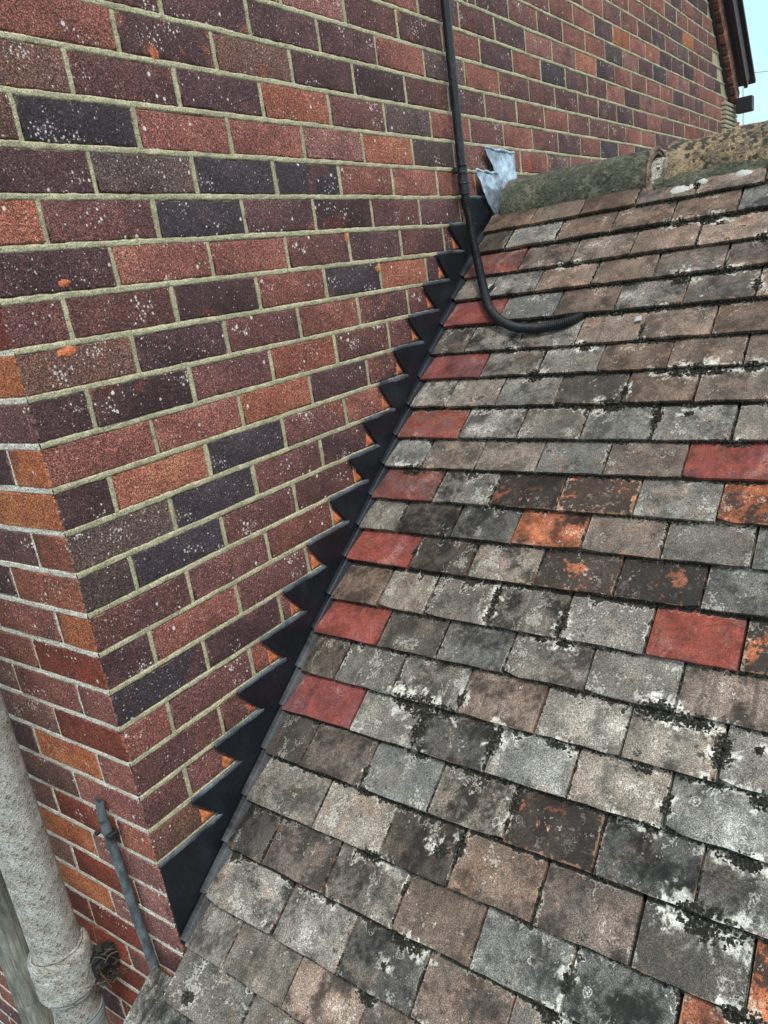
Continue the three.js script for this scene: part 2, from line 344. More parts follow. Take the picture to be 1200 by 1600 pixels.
// fresh orange brick where faces were knocked off: under the flashing steps and a few spalls
const orangeMat = (() => { const t = pixels(256, 256, (x, y) => { const g = S(F512, x * 3, y * 3), f = S(F48, x, y); const l = (0.75 + 0.5 * g) * (0.8 + 0.4 * f); return [200 * l, 116 * l, 78 * l, 128 + (f - 0.5) * 160 + (g - 0.5) * 60]; }); t.map.repeat.set(4, 4); t.bump.repeat.set(4, 4); return new THREE.MeshStandardMaterial({ map: t.map, bumpMap: t.bump, bumpScale: 0.002, roughness: 0.92 }); })();
function patchGeo(pts, seed, h = 0.0022) {                          // pts: [s, y] outline on the main face; a low ragged flake
  const r = mulberry(seed), out = [];
  for (let i = 0; i < pts.length; i++) { const a = pts[i], b = pts[(i + 1) % pts.length]; for (let k = 0; k < 5; k++) { const t = k / 5; out.push([lerp(a[0], b[0], t) + rr(-0.0014, 0.0014, r), lerp(a[1], b[1], t) + rr(-0.0014, 0.0014, r)]); } }
  const cx = out.reduce((q, p) => q + p[0], 0) / out.length, cy = out.reduce((q, p) => q + p[1], 0) / out.length, pos = [], uv = [], idx = [], n = out.length;
  for (const f of [1, 0.86]) for (const p of out) { const s = cx + (p[0] - cx) * f, y = cy + (p[1] - cy) * f; pos.push(f === 1 ? -0.002 : h + rr(-0.0005, 0.0005, r), y, -s); uv.push(s, y); }
  pos.push(h + 0.0004, cy, -cx); uv.push(cx, cy);
  for (let i = 0; i < n; i++) { const j = (i + 1) % n; idx.push(i, j, n + j, i, n + j, n + i, n + i, n + j, 2 * n); }
  return geoFrom(pos, idx, uv);
}
const blob = (s, y, a, b, seed) => { const p = [], r = mulberry(seed); for (let i = 0; i < 7; i++) { const t = i / 7 * 6.283; const q = rr(0.75, 1.1, r); p.push([s + Math.cos(t) * a * q, y + Math.sin(t) * b * q]); } return p; };
[[0.405, 19.2, 0.013, 0.014], [0.118, 14.25, 0.014, 0.008], [0.092, 12.82, 0.024, 0.010], [0.885, 14.78, 0.008, 0.012], [0.995, 13.75, 0.012, 0.010]].forEach(([s, k, a, b], i) => part('spalled_patch', patchGeo(blob(s, k * CH, a, b, 77 + i), 300 + i, 0.0009), orangeMat, gable));

// ---------------------------------------------------------------- lead flashing, stepped into the joints
const TIP = [0.0, 0.101, 0.184, 0.270, 0.365, 0.457, 0.558, 0.660, 0.757, 0.837, 0.922, 1.008, 1.093, 1.187, 1.280, 1.364, 1.452], END = [0.163, 0.242, 0.330, 0.424, 0.516, 0.612, 0.716, 0.817, 0.885, 0.977, 1.060, 1.158, 1.256, 1.335, 1.438, 1.525, 1.612];
function leadMaterial(col, rough, metal, seed) {
  const t = pixels(512, 512, (x, y) => {
    // fine drawn scratches run down the slope, and pale bloom in patches
    const d = (x * 0.94 + y * 0.34), e = (-x * 0.34 + y * 0.94), st = S(F256, d * 1.0 + seed, e * 0.06), st2 = S(F128, d + 40, e * 0.05 + seed), m = S(F8, x, y + seed), f = S(F48, x, y);
    const l = 0.75 + 0.5 * m + (st > 0.9 ? 0.16 : 0) + (f - 0.5) * 0.2; return [col[0] * l, col[1] * l, col[2] * l, 128 + (st - 0.5) * 60 + (st2 - 0.5) * 50 + (m - 0.5) * 120];
  });
  for (const k of [t.map, t.bump]) k.repeat.set(2.4, 2.4);
  return new THREE.MeshStandardMaterial({ map: t.map, bumpMap: t.bump, bumpScale: 0.0012, roughness: rough, metalness: metal });
}
const leadMat = leadMaterial([28, 33, 42], 0.46, 0.3, 3), leadNew = leadMaterial([176, 190, 206], 0.42, 0.6, 90), leadEdge = leadMaterial([104, 114, 124], 0.34, 0.55, 44), soakMat = leadMaterial([70, 71, 75], 0.6, 0.3, 144);
const FX = 0.0045;                                                  // stands this far off the brick faces
const lowY = s => -2.70 * CH + 11.1 * CH * s + lerp(0.012, -0.022, sstep(0.3, 0.8, s));               // lower edge, just above the tiles
function flatPoly(pts, x, thick) {                                  // [s, y] outline, extruded outward, softly bevelled
  const sh = new THREE.Shape(pts.map(p => new THREE.Vector2(p[0], p[1])));
  return new THREE.ExtrudeGeometry(sh, { depth: thick, bevelEnabled: true, bevelThickness: 0.0007, bevelSize: 0.0008, bevelSegments: 2, steps: 1 }).rotateY(Math.PI / 2).translate(x, 0, 0);
}
const flashings = [[0, 5, 'lowest length of black stepped lead flashing, ending in a point at the wall corner'], [6, 11, 'middle length of black stepped lead flashing beside the red tiles'], [12, 16, 'upper length of black stepped lead flashing running behind the corrugated conduit']];
flashings.forEach(([k0, k1, label], fi) => {
  const T = thing('step_flashing', label, 'flashing', 'stepped lead flashing along the wall');
  const xo = FX + fi * 0.0012;                                      // each upper length laps over the one below
  for (let k = k0; k <= k1; k++) {
    const y = k * CH - 0.004, tip = TIP[k], end = END[k], ny = (k + 1) * CH - 0.004, ntip = TIP[k + 1] ?? tip + 0.09;
    // panel: tip -> along joint k to its end -> down to the lower edge -> back along it -> up the diagonal
    const y2 = y - CH, pe = k ? END[k - 1] : 0;
    let pts;
    if (k === 0) pts = [[0.001, y], [end, y + 0.001], [end + 0.016, lowY(end + 0.016)], [0.001, lowY(0.003)]];
    else {
      const d = [[tip, y], [end, y + 0.001], [end + 0.016, lowY(end + 0.016)], [pe + 0.0168, lowY(pe + 0.0168)], [pe + 0.0008, y2 + 0.001]];
      pts = d;
    }
    const m = part('step_panel', flatPoly(pts, xo, 0.0022), leadMat, T); m.position.x = 0;
    // the edge turned into the joint: a rounded, uneven roll
    const L = end - tip, n = Math.max(6, Math.round(L / 0.008));
    part('turned_edge', sheet(n, 8, (u, v) => { const a = v * Math.PI * 1.15 - 0.25, s = tip + u * L, q = s * 700 + k * 90, r = 0.0054 + 0.0014 * (sn(F48, q, k * 40) - 0.5) * 2; return [xo + 0.0005 + Math.sin(a) * r * 0.62, y + 0.004 + Math.cos(a) * r + (sn(F16, q, k * 9) - 0.5) * 0.003, -s, s, v * 0.02]; }), leadEdge, T);
    if (k < 16 && k > 0 || k === 0) { const e = END[k], yb = k * CH + 0.008; part('chipped_face', patchGeo([[e - 0.046, yb], [e - 0.010, yb + 0.002], [lerp(e, TIP[k + 1] ?? e - 0.06, 0.62) - 0.008, yb + 0.036]], 600 + k, 0.0012), orangeMat, gable); }
  }
});
{ // pale lead dressed over the ridge end
  const A = thing('lead_saddle', 'pale silvery lead piece with a pointed top beside the black conduit', 'flashing', 'pale lead pieces at the ridge end');
  const dressed = (q, x, seed) => { const f = (dx) => sheet(18, 18, (u, v) => { const s = lerp(lerp(q[0][0], q[1][0], u), lerp(q[3][0], q[2][0], u), 1 - v), y = lerp(lerp(q[0][1], q[1][1], u), lerp(q[3][1], q[2][1], u), 1 - v) * CH; return [x + dx + (sn(F8, s * 700 + seed, y * 700) - 0.5) * 0.012 + (sn(F48, s * 500, y * 900 + seed) - 0.5) * 0.004 + 0.02 * (1 - v) * (1 - v) * u, y + (sn(F16, s * 900, seed) - 0.5) * 0.006 * v, -s, s, y]; }); return mergeGeometries([f(0), f(-0.0022)]); };
  part('sheet', dressed([[1.535, 16.92], [1.690, 16.82], [1.745, 15.35], [1.640, 15.05]], 0.024, 12), leadNew, A);
  part('turned_edge', sheet(16, 6, (u, v) => { const a = v * 3.4, s = 1.535 + u * 0.155; return [0.02 + Math.sin(a) * 0.005, lerp(16.97, 16.87, u) * CH + Math.cos(a) * 0.005 + 0.002 * Math.sin(u * 17), -s, s, v * .02]; }), leadNew, A);
  const B = thing('lead_saddle', 'pale silvery lead piece standing highest, right behind the first ridge tile end', 'flashing', 'pale lead pieces at the ridge end');
  part('sheet', dressed([[1.615, 17.82], [1.825, 17.72], [1.80, 15.95], [1.745, 15.9]], 0.016, 66), leadNew, B);
  part('turned_edge', sheet(16, 6, (u, v) => { const a = v * 3.4, s = 1.615 + u * 0.21; return [0.014 + Math.sin(a) * 0.005, lerp(17.87, 17.77, u) * CH + Math.cos(a) * 0.005 + 0.002 * Math.sin(u * 13), -s, s, v * .02]; }), leadNew, B);
}

// ---------------------------------------------------------------- the tiled roof
const roof = thing('tiled_roof', 'steep roof of old grey lichened plain tiles with a few red replacements against the brick wall', 'roof');
// course: [tail line in gauges, perpends u ..., colour codes]
const ROWS = {
  '-8': [-8.3, [-0.055, 0.10, 0.26], 'GGPG'], '-7': [-7.25, [-0.055, 0.125, 0.285], 'WGPGG'],
  '-6': [-6.2, [0.016, 0.213, 0.372], 'WGPGWG'], '-5': [-5.19, [0.016, 0.127, 0.285, 0.440], 'WGPPGG'], '-4': [-4.24, [0.015, 0.210, 0.368, 0.526], 'WWBPGG'],
  '-3': [-3.16, [0.014, 0.122, 0.282, 0.445, 0.601, 0.758], 'BPWPGWO'], '-2': [-2.13, [0.018, 0.207, 0.374, 0.524, 0.683, 0.841, 0.997], 'WWBPPBO'],
  '-1': [-1.05, [0.018, 0.121, 0.284, 0.443, 0.600, 0.758, 0.914], 'BPGWKBG'], 0: [0, [0.010, 0.210, 0.369, 0.529, 0.690, 0.848], 'RWBWGWG'],
  1: [0.98, [0.020, 0.122, 0.276, 0.439, 0.603, 0.763, 0.915], 'BWWPWGG'], 2: [2.0, [0.012, 0.200, 0.353, 0.509, 0.672, 0.834], 'RBGGGPG'],
  3: [2.96, [0.018, 0.160, 0.289, 0.443, 0.599, 0.764, 0.920], 'PWWWWRK'], 4: [4.06, [0.018, 0.205, 0.359, 0.519, 0.683, 0.842], 'RBWKKGG'],
  5: [5.02, [0.019, 0.131, 0.286, 0.438, 0.594, 0.754, 0.912], 'WBBOPGG'], 6: [5.96, [0.016, 0.202, 0.357, 0.518, 0.682, 0.840], 'DWKKGOO'],
  7: [6.98, [0.016, 0.134, 0.286, 0.442, 0.599, 0.759, 0.921], 'WPGGPRG'], 8: [7.95, [0.019, 0.208, 0.369, 0.524, 0.681, 0.839], 'DWWWGGG'],
  9: [9.02, [0.020, 0.135, 0.277, 0.435, 0.596, 0.750, 0.905], 'WWGBPPG'], 10: [10.03, [0.012, 0.204, 0.366, 0.518, 0.677, 0.832], 'RGGPPPG'],
  11: [10.98, [0.012, 0.126, 0.284, 0.440, 0.597, 0.755], 'BWWPPPG'], 12: [12.07, [0.020, 0.193, 0.358, 0.515, 0.677, 0.830], 'RGPGPPG'],
  13: [13.12, [0.020, 0.133, 0.275, 0.432, 0.590, 0.751], 'GWPPPPG'], 14: [14.09, [0.019, 0.198, 0.354, 0.513, 0.673, 0.831], 'DPPPPGG'],
  15: [15.17, [0.022, 0.125, 0.283, 0.441, 0.596, 0.752], 'BWPPPGG'], 16: [16.12, [0.023, 0.179, 0.332, 0.487, 0.64, 0.80], 'YYYPPPP'],
};
const CLUMP0 = [[0.106, 0.646, 0.029], [0.685, 0.812, 0.030], [0.843, 0.770, 0.023], [0.704, 0.925, 0.020], [0.748, 1.237, 0.021], [0.600, 0.881, 0.020], [0.453, 0.348, 0.027], [0.436, 0.308, 0.016], [0.592, 0.334, 0.020], [0.619, 0.305, 0.017], [0.609, 0.269, 0.017], [0.562, 0.270, 0.012], [0.312, 0.112, 0.029], [0.356, 0.081, 0.031], [0.410, 0.101, 0.023], [0.387, 0.042, 0.028], [0.389, 0.017, 0.018], [0.531, 0.060, 0.026], [0.813, 0.207, 0.024], [0.797, 0.175, 0.026], [0.842, 0.163, 0.030], [0.871, 0.171, 0.023], [0.916, 0.139, 0.027], [0.839, 0.040, 0.021], [0.830, 0.012, 0.016], [0.911, 0.107, 0.022], [0.985, 0.069, 0.019], [0.489, -0.151, 0.027], [0.501, -0.130, 0.023], [0.586, -0.030, 0.020], [0.294, -0.073, 0.018], [0.356, -0.194, 0.019], [0.474, -0.320, 0.028], [0.454, -0.353, 0.015], [0.430, -0.231, 0.014], [0.936, -0.110, 0.035], [0.914, -0.110, 0.023], [0.957, -0.014, 0.021], [0.974, -0.013, 0.017], [0.737, -0.254, 0.018], [0.574, -0.380, 0.018], [1.015, -0.193, 0.021], [0.981, -0.184, 0.013], [0.076, -0.558, 0.027], [0.435, -0.420, 0.019], [0.738, -0.315, 0.019], [0.768, 0.008, 0.013], [0.203, 0.426, 0.013], [0.143, 1.268, 0.018], [0.280, 1.456, 0.014], [0.352, 1.347, 0.021], [0.652, 1.561, 0.020], [0.689, 1.411, 0.016], [0.720, 1.403, 0.019], [0.823, 1.337, 0.015], [0.622, 1.422, 0.016], [0.654, 1.160, 0.015], [0.606, 1.065, 0.018], [0.595, 1.046, 0.015], [0.268, 1.055, 0.017], [0.652, 1.212, 0.027], [0.804, 1.178, 0.020], [0.469, 1.017, 0.016], [0.666, 0.945, 0.020], [0.358, 0.964, 0.022], [0.746, 0.950, 0.025], [0.849, 0.943, 0.019], [0.784, 0.921, 0.027], [0.573, 0.840, 0.026], [0.743, 0.820, 0.019], [0.267, -0.068, 0.015], [0.797, 0.070, 0.015], [0.647, 0.079, 0.016], [0.469, 0.121, 0.015], [0.965, 0.158, 0.015], [0.604, -0.069, 0.009], [0.778, -0.035, 0.010], [0.299, -0.289, 0.014]];   // where moss has built up: u, v, radius
const TC = { // first and second colour of the clay/lichen, grain, pinkish wear, white lichen, dark growth, orange wear
  G: [0x807d78, 0x63605d, 0.8, 0.45, 0.5, 0.5, 0.2], W: [0x888580, 0x6a6763, 0.85, 0.4, 1.0, 0.8, 0.22], P: [0x84736a, 0x655b55, 0.8, 0.8, 0.4, 0.5, 0.3],
  B: [0x605b56, 0x484440, 0.85, 0.4, 0.8, 0.9, 0.3], R: [0x984d43, 0x7b4241, 0.45, 0.0, 0.04, 0.10, 0.1], D: [0x884c45, 0x604744, 0.55, 0.0, 0.3, 0.4, 0.1],
  K: [0x453b36, 0x2f2a28, 0.75, 0.0, 0.4, 0.5, 0.8], O: [0x93583f, 0x7a4b3d, 0.65, 0.1, 0.4, 0.75, 0.7], Y: [0x75655a, 0x574b43, 0.7, 0.5, 0.25, 0.7, 0.5],
};
const tiles = [];
for (const key in ROWS) {
  const c = +key, [vg, js, codes] = ROWS[key], r = mulberry(3000 + c * 17), J = js.slice(); while (J[J.length - 1] < 1.36) J.push(J[J.length - 1] + 0.158 + rr(-0.002, 0.002, r));
  for (let i = 0; i < J.length - 1; i++) tiles.push({ c, i, v: vg * GA, a: J[i], b: J[i + 1], code: codes[i] || 'GPGWB'[r() * 5 | 0], seed: 5000 + c * 101 + i * 7 });
}
const CLUMPS = CLUMP0.map(([u, v, r], i) => {                       // moss spreads along the nearest lap or joint: u, v, half width, half height
  let row = null, bd = 9; for (const k in ROWS) { const d = Math.abs(ROWS[k][0] * GA - v); if (d < bd) { bd = d; row = k; } }
  const tv = ROWS[row][0] * GA; if (bd < 0.026) return [u, tv - 0.004 - 0.3 * Math.max(0, tv - v), r * (1.15 + 0.6 * S(F512, i * 7, 3)), r * (0.5 + 0.45 * S(F512, i * 11, 9)), i];
  const own = Object.keys(ROWS).filter(k => ROWS[k][0] * GA <= v).sort((p, q) => ROWS[q][0] - ROWS[p][0])[0]; let J = ROWS[own][1].slice(); while (J[J.length - 1] < 1.1) J.push(J[J.length - 1] + 0.158);
  const ju = J.reduce((b, x) => Math.abs(x - u) < Math.abs(b - u) ? x : b, 9); if (Math.abs(ju - u) < 0.03) return [ju, v, r * (0.4 + 0.35 * S(F512, i * 5, 5)), r * 1.4, i];
  return [u, v, r * 0.85, r * 0.6, i];
});
const vOf = c => (ROWS[c] ? ROWS[c][0] : c) * GA;
const TA = 2048, TCW = 256, TCH = 160, TPER = 96;
function paintTiles(list) {
  const c = new Uint8Array(TA * TA * 4), b = new Uint8Array(TA * TA * 4).fill(128);
  list.forEach((t, n) => {
    const r = mulberry(t.seed), [h1, h2, gr, pink, white, dark, orange] = TC[t.code], c1 = hex(h1), c2 = hex(h2), ox = (n % 8) * TCW, oy = Math.floor(n / 8) * TCH, nx = r() * 512 | 0, ny = r() * 512 | 0;
    const fresh = t.code === 'R' || t.code === 'D', tone = fresh ? rr(0.94, 1.08, r) : rr(0.84, 1.14, r), vis = 146;               // the next tail lies about here
    const gT = (0.3 + white) * rr(14, 42, r), gL = (0.2 + white) * (r() < 0.7 ? rr(5, 30, r) : 0), gR = (0.2 + white) * (r() < 0.7 ? rr(5, 30, r) : 0), wA = clamp(0.35 + white * 0.6), blk = clamp(dark * rr(0.5, 1.3, r), 0, 0.95), soot = rr(0.05, 0.6, r) * (0.4 + dark), oEdge = orange * rr(3, 16, r), pk = pink * rr(0.3, 1, r), dkP = fresh ? 0 : dark * (r() < 0.5 ? rr(0.3, 1, r) : 0.1);
    if (t.c === -7 && t.i === 0) t.bare = true; const strk = r() < 0.2 ? rr(0.15, 0.4, r) : 0, warm = rr(-3, 7, r);
    const near = CLUMPS.filter(k => k[0] > t.a - 0.06 && k[0] < t.b + 0.06 && k[1] > t.v - 0.05 && k[1] < t.v + 0.14); const rings = []; if (!fresh) for (let i = 0; i < (r() * 1.7 * (0.4 + white) | 0); i++) rings.push([r() * 256, r() * 130, rr(4, 12, r), rr(0.4, 0.9, r)]);
    const pits = []; for (let i = 0; i < 3 + r() * 9; i++) pits.push([r() * 256, r() * 150, rr(0.8, 2.6, r)]);
    for (let y = 0; y < TCH; y++) for (let x = 0; x < TCW; x++) {
      const X = x + nx, Y = y + ny, a = S(F4, X, Y), e8 = S(F8, X, Y), m = S(F16, X, Y), q = S(F48, X, Y), f = S(F128, X, Y), g = S(F512, X * 5 + n, Y * 3), g2 = S(F256, X * 3, Y * 3);
      let col = mix3(c1, c2, sstep(0.3, 0.7, a * 0.55 + m * 0.45)), hh = 128;
      if (t.code === 'K' || t.code === 'O') {                       // half-burnt: black bloom over orange clay
        const z = e8 * 0.6 + q * 0.25 + m * 0.15, th = t.code === 'K' ? 0.56 : 0.36; col = mix3(col, t.code === 'K' ? [150, 90, 66] : c1, sstep(th, th + 0.1, z) * (0.75 + 0.25 * q));
        if (t.code === 'O') col = mix3(col, [58, 48, 44], sstep(0.54, 0.6, S(F8, X + 200, Y + 77) * 0.7 + q * 0.3) * 0.85);
        if (q > 0.72 && z < 0.5) col = mix3(col, [150, 140, 132], 0.45);
      }
      if (fresh) col = mix3(col, [92, 64, 66], (t.code === 'D' ? 0.75 : 0.5) * sstep(0.48, 0.75, S(F4, X + 60, Y + 300) * 0.7 + m * 0.3));
      if (fresh) col = mix3(col, [168, 140, 132], 0.4 * sstep(0.58, 0.8, S(F8, X + 160, Y + 20) * 0.6 + q * 0.2 + f * 0.2));
      if (pk) col = mix3(col, [154, 122, 104], pk * 0.7 * sstep(0.5, 0.72, S(F8, X + 130, Y + 60) * 0.7 + q * 0.3));
      col = [col[0] + warm, col[1], col[2] - warm * 0.6];
      let l = tone * (0.78 + 0.44 * m) * (1 - gr * 0.55 + gr * 1.1 * g) * (0.88 + 0.24 * f);
      if (strk) l *= 1 - strk * 0.45 * sstep(0.55, 0.7, S(F16, X * 1.4 + 31, Y * 0.14));
      l *= 1 - soot * sstep(0.32, 0.74, S(F8, X + 400, Y + 333) * 0.6 + q * 0.25 + f * 0.15);
      if (!fresh && g2 > 0.9) l *= 1.22;
      col = [col[0] * l, col[1] * l, col[2] * l]; hh += (g - 0.5) * 60 * gr + (f - 0.5) * 60 + (m - 0.5) * 50;
      const top = vis - y, eb = y, el = x, er = TCW - 1 - x, rag = q * 0.55 + m * 0.45;
      // clay rubbed bare at the edges
      if (orange && Math.min(eb, el * 1.2, er * 1.2) < oEdge * (rag * 2.2 - 0.5)) { col = mix3(col, [172, 128, 102], 0.65); hh -= 8; }
      // growth that creeps out from the laps and joints: black crust first, pale lichen along its ragged front
      let w = 0, k0 = 0;
      if (!t.bare) {
        const cT = clamp((S(F8, X * 1.2 + 15, ny) - 0.25) * 2.3), cS = clamp((S(F8, nx, Y * 1.3 + 99) - 0.3) * 2.5), rg = rag * 2.1 - 0.35 + (f - 0.5) * 0.5;
        const dT = gT * cT * rg - top, dL = gL * cS * rg - el, dR = gR * cS * rg - er, dd = Math.max(dT, dL, dR), A = dT >= dd ? gT * cT : Math.max(gL, gR) * cS;
        if (dd > 0) { if (dd > A * (0.75 - 0.45 * blk)) k0 = 0.88; else w = wA * (0.25 + 0.75 * sstep(0, A * 0.35, dd)) * (0.6 + 0.4 * q); }
      }
      if (!w && !k0 && !fresh && white > 0.25 && S(F8, X + 300, Y + 12) * 0.5 + q * 0.3 + f * 0.2 > 0.77 - white * 0.1) w = 0.5;
      for (const [rx, ry, rad, wa] of rings) { const d = Math.hypot(x - rx, (y - ry) * 1.05) + (q - 0.5) * 9 + (f - 0.5) * 4; if (Math.abs(d - rad) < 1.6 || d < rad * 0.45 && f > 0.55) w = Math.max(w, wa); }
      if (w) { const k = 0.72 + 0.4 * g; col = mix3(col, [244 * k, 241 * k, 232 * k], w * (0.66 + 0.34 * f)); hh += 24; }
      if (k0) { const k = 0.6 + 0.8 * g; col = mix3(col, [46 * k, 43 * k, 37 * k], k0); hh += 26 * g; }
      else if (dkP && S(F8, X + 77, Y + 210) * 0.45 + q * 0.35 + f * 0.2 > 0.83 - dkP * 0.13) { const k = 0.6 + 0.8 * g; col = mix3(col, [56 * k, 52 * k, 46 * k], 0.8); hh += 18; }
      if (near.length) { const wu = t.a + (x / TCW) * (t.b - t.a), wv = t.v + y * 0.00065; for (const [cu, cv, ca, cb, ci] of near) { const du = wu - cu, dv = wv - cv, d = Math.hypot(du / ca, dv / cb) + (q - 0.5) * 1.0 + (f - 0.5) * 0.4; if (d < 0.5) { col = mix3(col, [44, 42, 36], 0.9); hh += 20 * g; } else if (!fresh && d < 1.6) { const k = 0.8 + 0.35 * g, sec = sn(F8, 256 + Math.cos(Math.atan2(dv, du)) * 60 + ci * 37, 256 + Math.sin(Math.atan2(dv, du)) * 60); col = mix3(col, [244 * k, 241 * k, 232 * k], 0.9 * sstep(1.6, 0.9, d) * sstep(0.32, 0.5, sec) * (0.6 + 0.4 * f)); hh += 10; } } }
      for (const [px, py, pr] of pits) if (Math.hypot(x - px, y - py) < pr + f * 1.2) { col = mix3(col, [60, 54, 50], 0.8); hh -= 40; }
      const o = ((oy + y) * TA + ox + x) * 4;
      c[o] = clamp(col[0], 0, 255); c[o + 1] = clamp(col[1], 0, 255); c[o + 2] = clamp(col[2], 0, 255); c[o + 3] = 255; b[o] = b[o + 1] = b[o + 2] = clamp(hh, 0, 255); b[o + 3] = 255;
    }
  });
  return new THREE.MeshStandardMaterial({ map: dataTex(c, TA, TA, true), bumpMap: dataTex(b, TA, TA, false), bumpScale: 0.0016, roughness: 0.88 });
}
// visible tiles come first so that each has a face of its own
tiles.forEach(t => { [t.ar] = area([roofP(t.a, t.v), roofP(t.b, t.v), roofP(t.a, t.v + GA), roofP(t.b, t.v + GA)]); });
tiles.sort((p, q) => q.ar - p.ar);
const tileMats = [paintTiles(tiles.slice(0, TPER)), paintTiles(tiles.slice(TPER, 2 * TPER))];
function tileGeo(t, n) {
  const r = mulberry(t.seed + 5), w = t.b - t.a - rr(0.0032, 0.0072, r), cx = (t.a + t.b) / 2, L = t.c === -7 && t.i === 0 ? 0.132 : t.c === 16 ? 0.085 : 0.19, cell = n % TPER, ox = (cell % 8) * TCW, oy = Math.floor(cell / 8) * TCH;
  const C = 5, bs = [0, 0.004, 0.05, 0.098, L].filter((v, i, a) => i === a.length - 1 || v < L - 0.004), pos = [], uv = [], idx = [];
  const lift = rr(-0.0008, 0.002, r), rot = rr(-0.008, 0.008, r), roll = rr(-0.0012, 0.0012, r), cam = rr(0.0004, 0.0022, r), o = roofP(cx, t.v), tail = Array.from({ length: C + 1 }, () => rr(-0.0014, 0.0014, r));
  if (r() < 0.25) tail[r() < 0.5 ? 0 : C] += rr(0.002, 0.007, r);      // a chipped corner
  const P = (a, b, h, ub) => { const A = a + b * -rot, B = b + a * rot, q = roofP(cx + A, t.v + B, h).sub(o); pos.push(q.x, q.y, q.z); uv.push((ox + 2 + clamp(a / w + 0.5) * (TCW - 4)) / TA, (oy + 2 + clamp((ub ?? b) / (L < 0.14 && t.c < 0 ? 0.165 : 0.104)) * (TCH - 4)) / TA); };
  const top = (a, b) => 0.0145 + lift * (1 - b / 0.1) - 0.14 * b + cam * (1 - 4 * a * a / w / w) * (1 - b / 0.2) + roll * a / w;
  const rowsN = bs.length;
  for (let j = 0; j < rowsN; j++) for (let i = 0; i <= C; i++) { let a = (i / C - 0.5) * w, b = bs[j] + (j < 2 ? tail[i] : 0), h = top(a, b); if (j === 0) { h -= 0.0022; } if (i === 0 || i === C) { h -= 0.0009; } P(a, b, h); }
  for (let j = 0; j < rowsN - 1; j++) for (let i = 0; i < C; i++) { const a = j * (C + 1) + i, b = a + 1, d = a + C + 1, e = d + 1; idx.push(a, b, e, a, e, d); }
  // tail face and the two sides
  const tb = pos.length / 3; for (let i = 0; i <= C; i++) { const a = (i / C - 0.5) * w; P(a, tail[i], top(a, 0) - 0.0022, 0.001); P(a, tail[i] + 0.0012, top(a, 0) - 0.0118, 0.004); }
  for (let i = 0; i < C; i++) { const a = tb + i * 2; idx.push(a + 1, a + 3, a + 2, a + 1, a + 2, a); }
  for (const sgn of [0, C]) { const sb = pos.length / 3; for (let j = 0; j < rowsN; j++) { const a = (sgn / C - 0.5) * w, b = bs[j] + (j < 2 ? tail[sgn] : 0); P(a, b, top(a, b) - 0.0009 - (j ? 0 : 0.0022)); P(a, b, top(a, b) - 0.0118); } for (let j = 0; j < rowsN - 1; j++) { const a = sb + j * 2; sgn ? idx.push(a, a + 1, a + 3, a, a + 3, a + 2) : idx.push(a, a + 3, a + 1, a, a + 2, a + 3); } }
  return { g: geoFrom(pos, idx, uv), o };
}
const tileRest = [];
tiles.forEach((t, n) => {
  const { g, o } = tileGeo(t, n); const mat = tileMats[Math.floor(n / TPER) % 2];
  if (t.ar > 0) { const m = part('roof_tile', g, mat, roof); m.position.copy(o); } else if (mat === tileMats[1]) tileRest.push(g.translate(o.x, o.y, o.z));
  else { part('roof_tile', g, mat, roof).position.copy(o); }
});
if (tileRest.length) part('roof_tiling', mergeGeometries(tileRest), tileMats[1], roof, 'stuff');
// boarding under both slopes
const boardMat = new THREE.MeshStandardMaterial({ color: 0x3a3029, roughness: 0.95 });
{
  const V0 = -9 * GA, V1 = 17.6 * GA, q = [];
  const slab = (f) => sheet(1, 1, f);
  const p = (u, v, h) => { const a = roofP(u, v, h); return [a.x, a.y, a.z]; };
  q.push(sheet(1, 1, (a, b) => p(lerp(0.012, 1.5, a), lerp(-5.3 * GA, V1, b), -0.03)), sheet(1, 1, (a, b) => p(lerp(0.012, 1.5, a), lerp(-5.3 * GA, V1, b), -0.06)),
    sheet(1, 1, (a, b) => p(lerp(-0.045, 1.5, a), lerp(V0, -6.7 * GA, b), -0.034)), sheet(1, 1, (a, b) => p(lerp(0.02, 1.5, a), lerp(-6.7 * GA, -5.3 * GA, b), -0.034)));
  const ap = roofP(0.012, V1, -0.03);
  q.push(sheet(1, 1, (a, b) => [lerp(0.012, 1.5, a), ap.y - b * 1.2 * SP, ap.z - b * 1.2 * CP + SY * lerp(0, 1.5, a)]));
  part('roof_boarding', mergeGeometries(q), boardMat, roof);
}
// lead soakers turned up beside the first tile of every course
for (let c = -5; c <= 15; c++) {
  const v0 = vOf(c) + 0.006, v1 = vOf(c + 1) + 0.012;
  part('soaker', sheet(3, 3, (a, b) => { const v = lerp(v0, v1, b), A = [[0.0006, 0.022], [0.0028, 0.0125], [0.0075, 0.0105], [0.05, -0.002]][Math.round(a * 3)], q = roofP(0.0098 + A[0], v, A[1] - (v - vOf(c)) * 0.10 + 0.004); return [q.x, q.y, q.z, v, A[0]]; }), c > 1 ? leadMat : soakMat, roof);
}

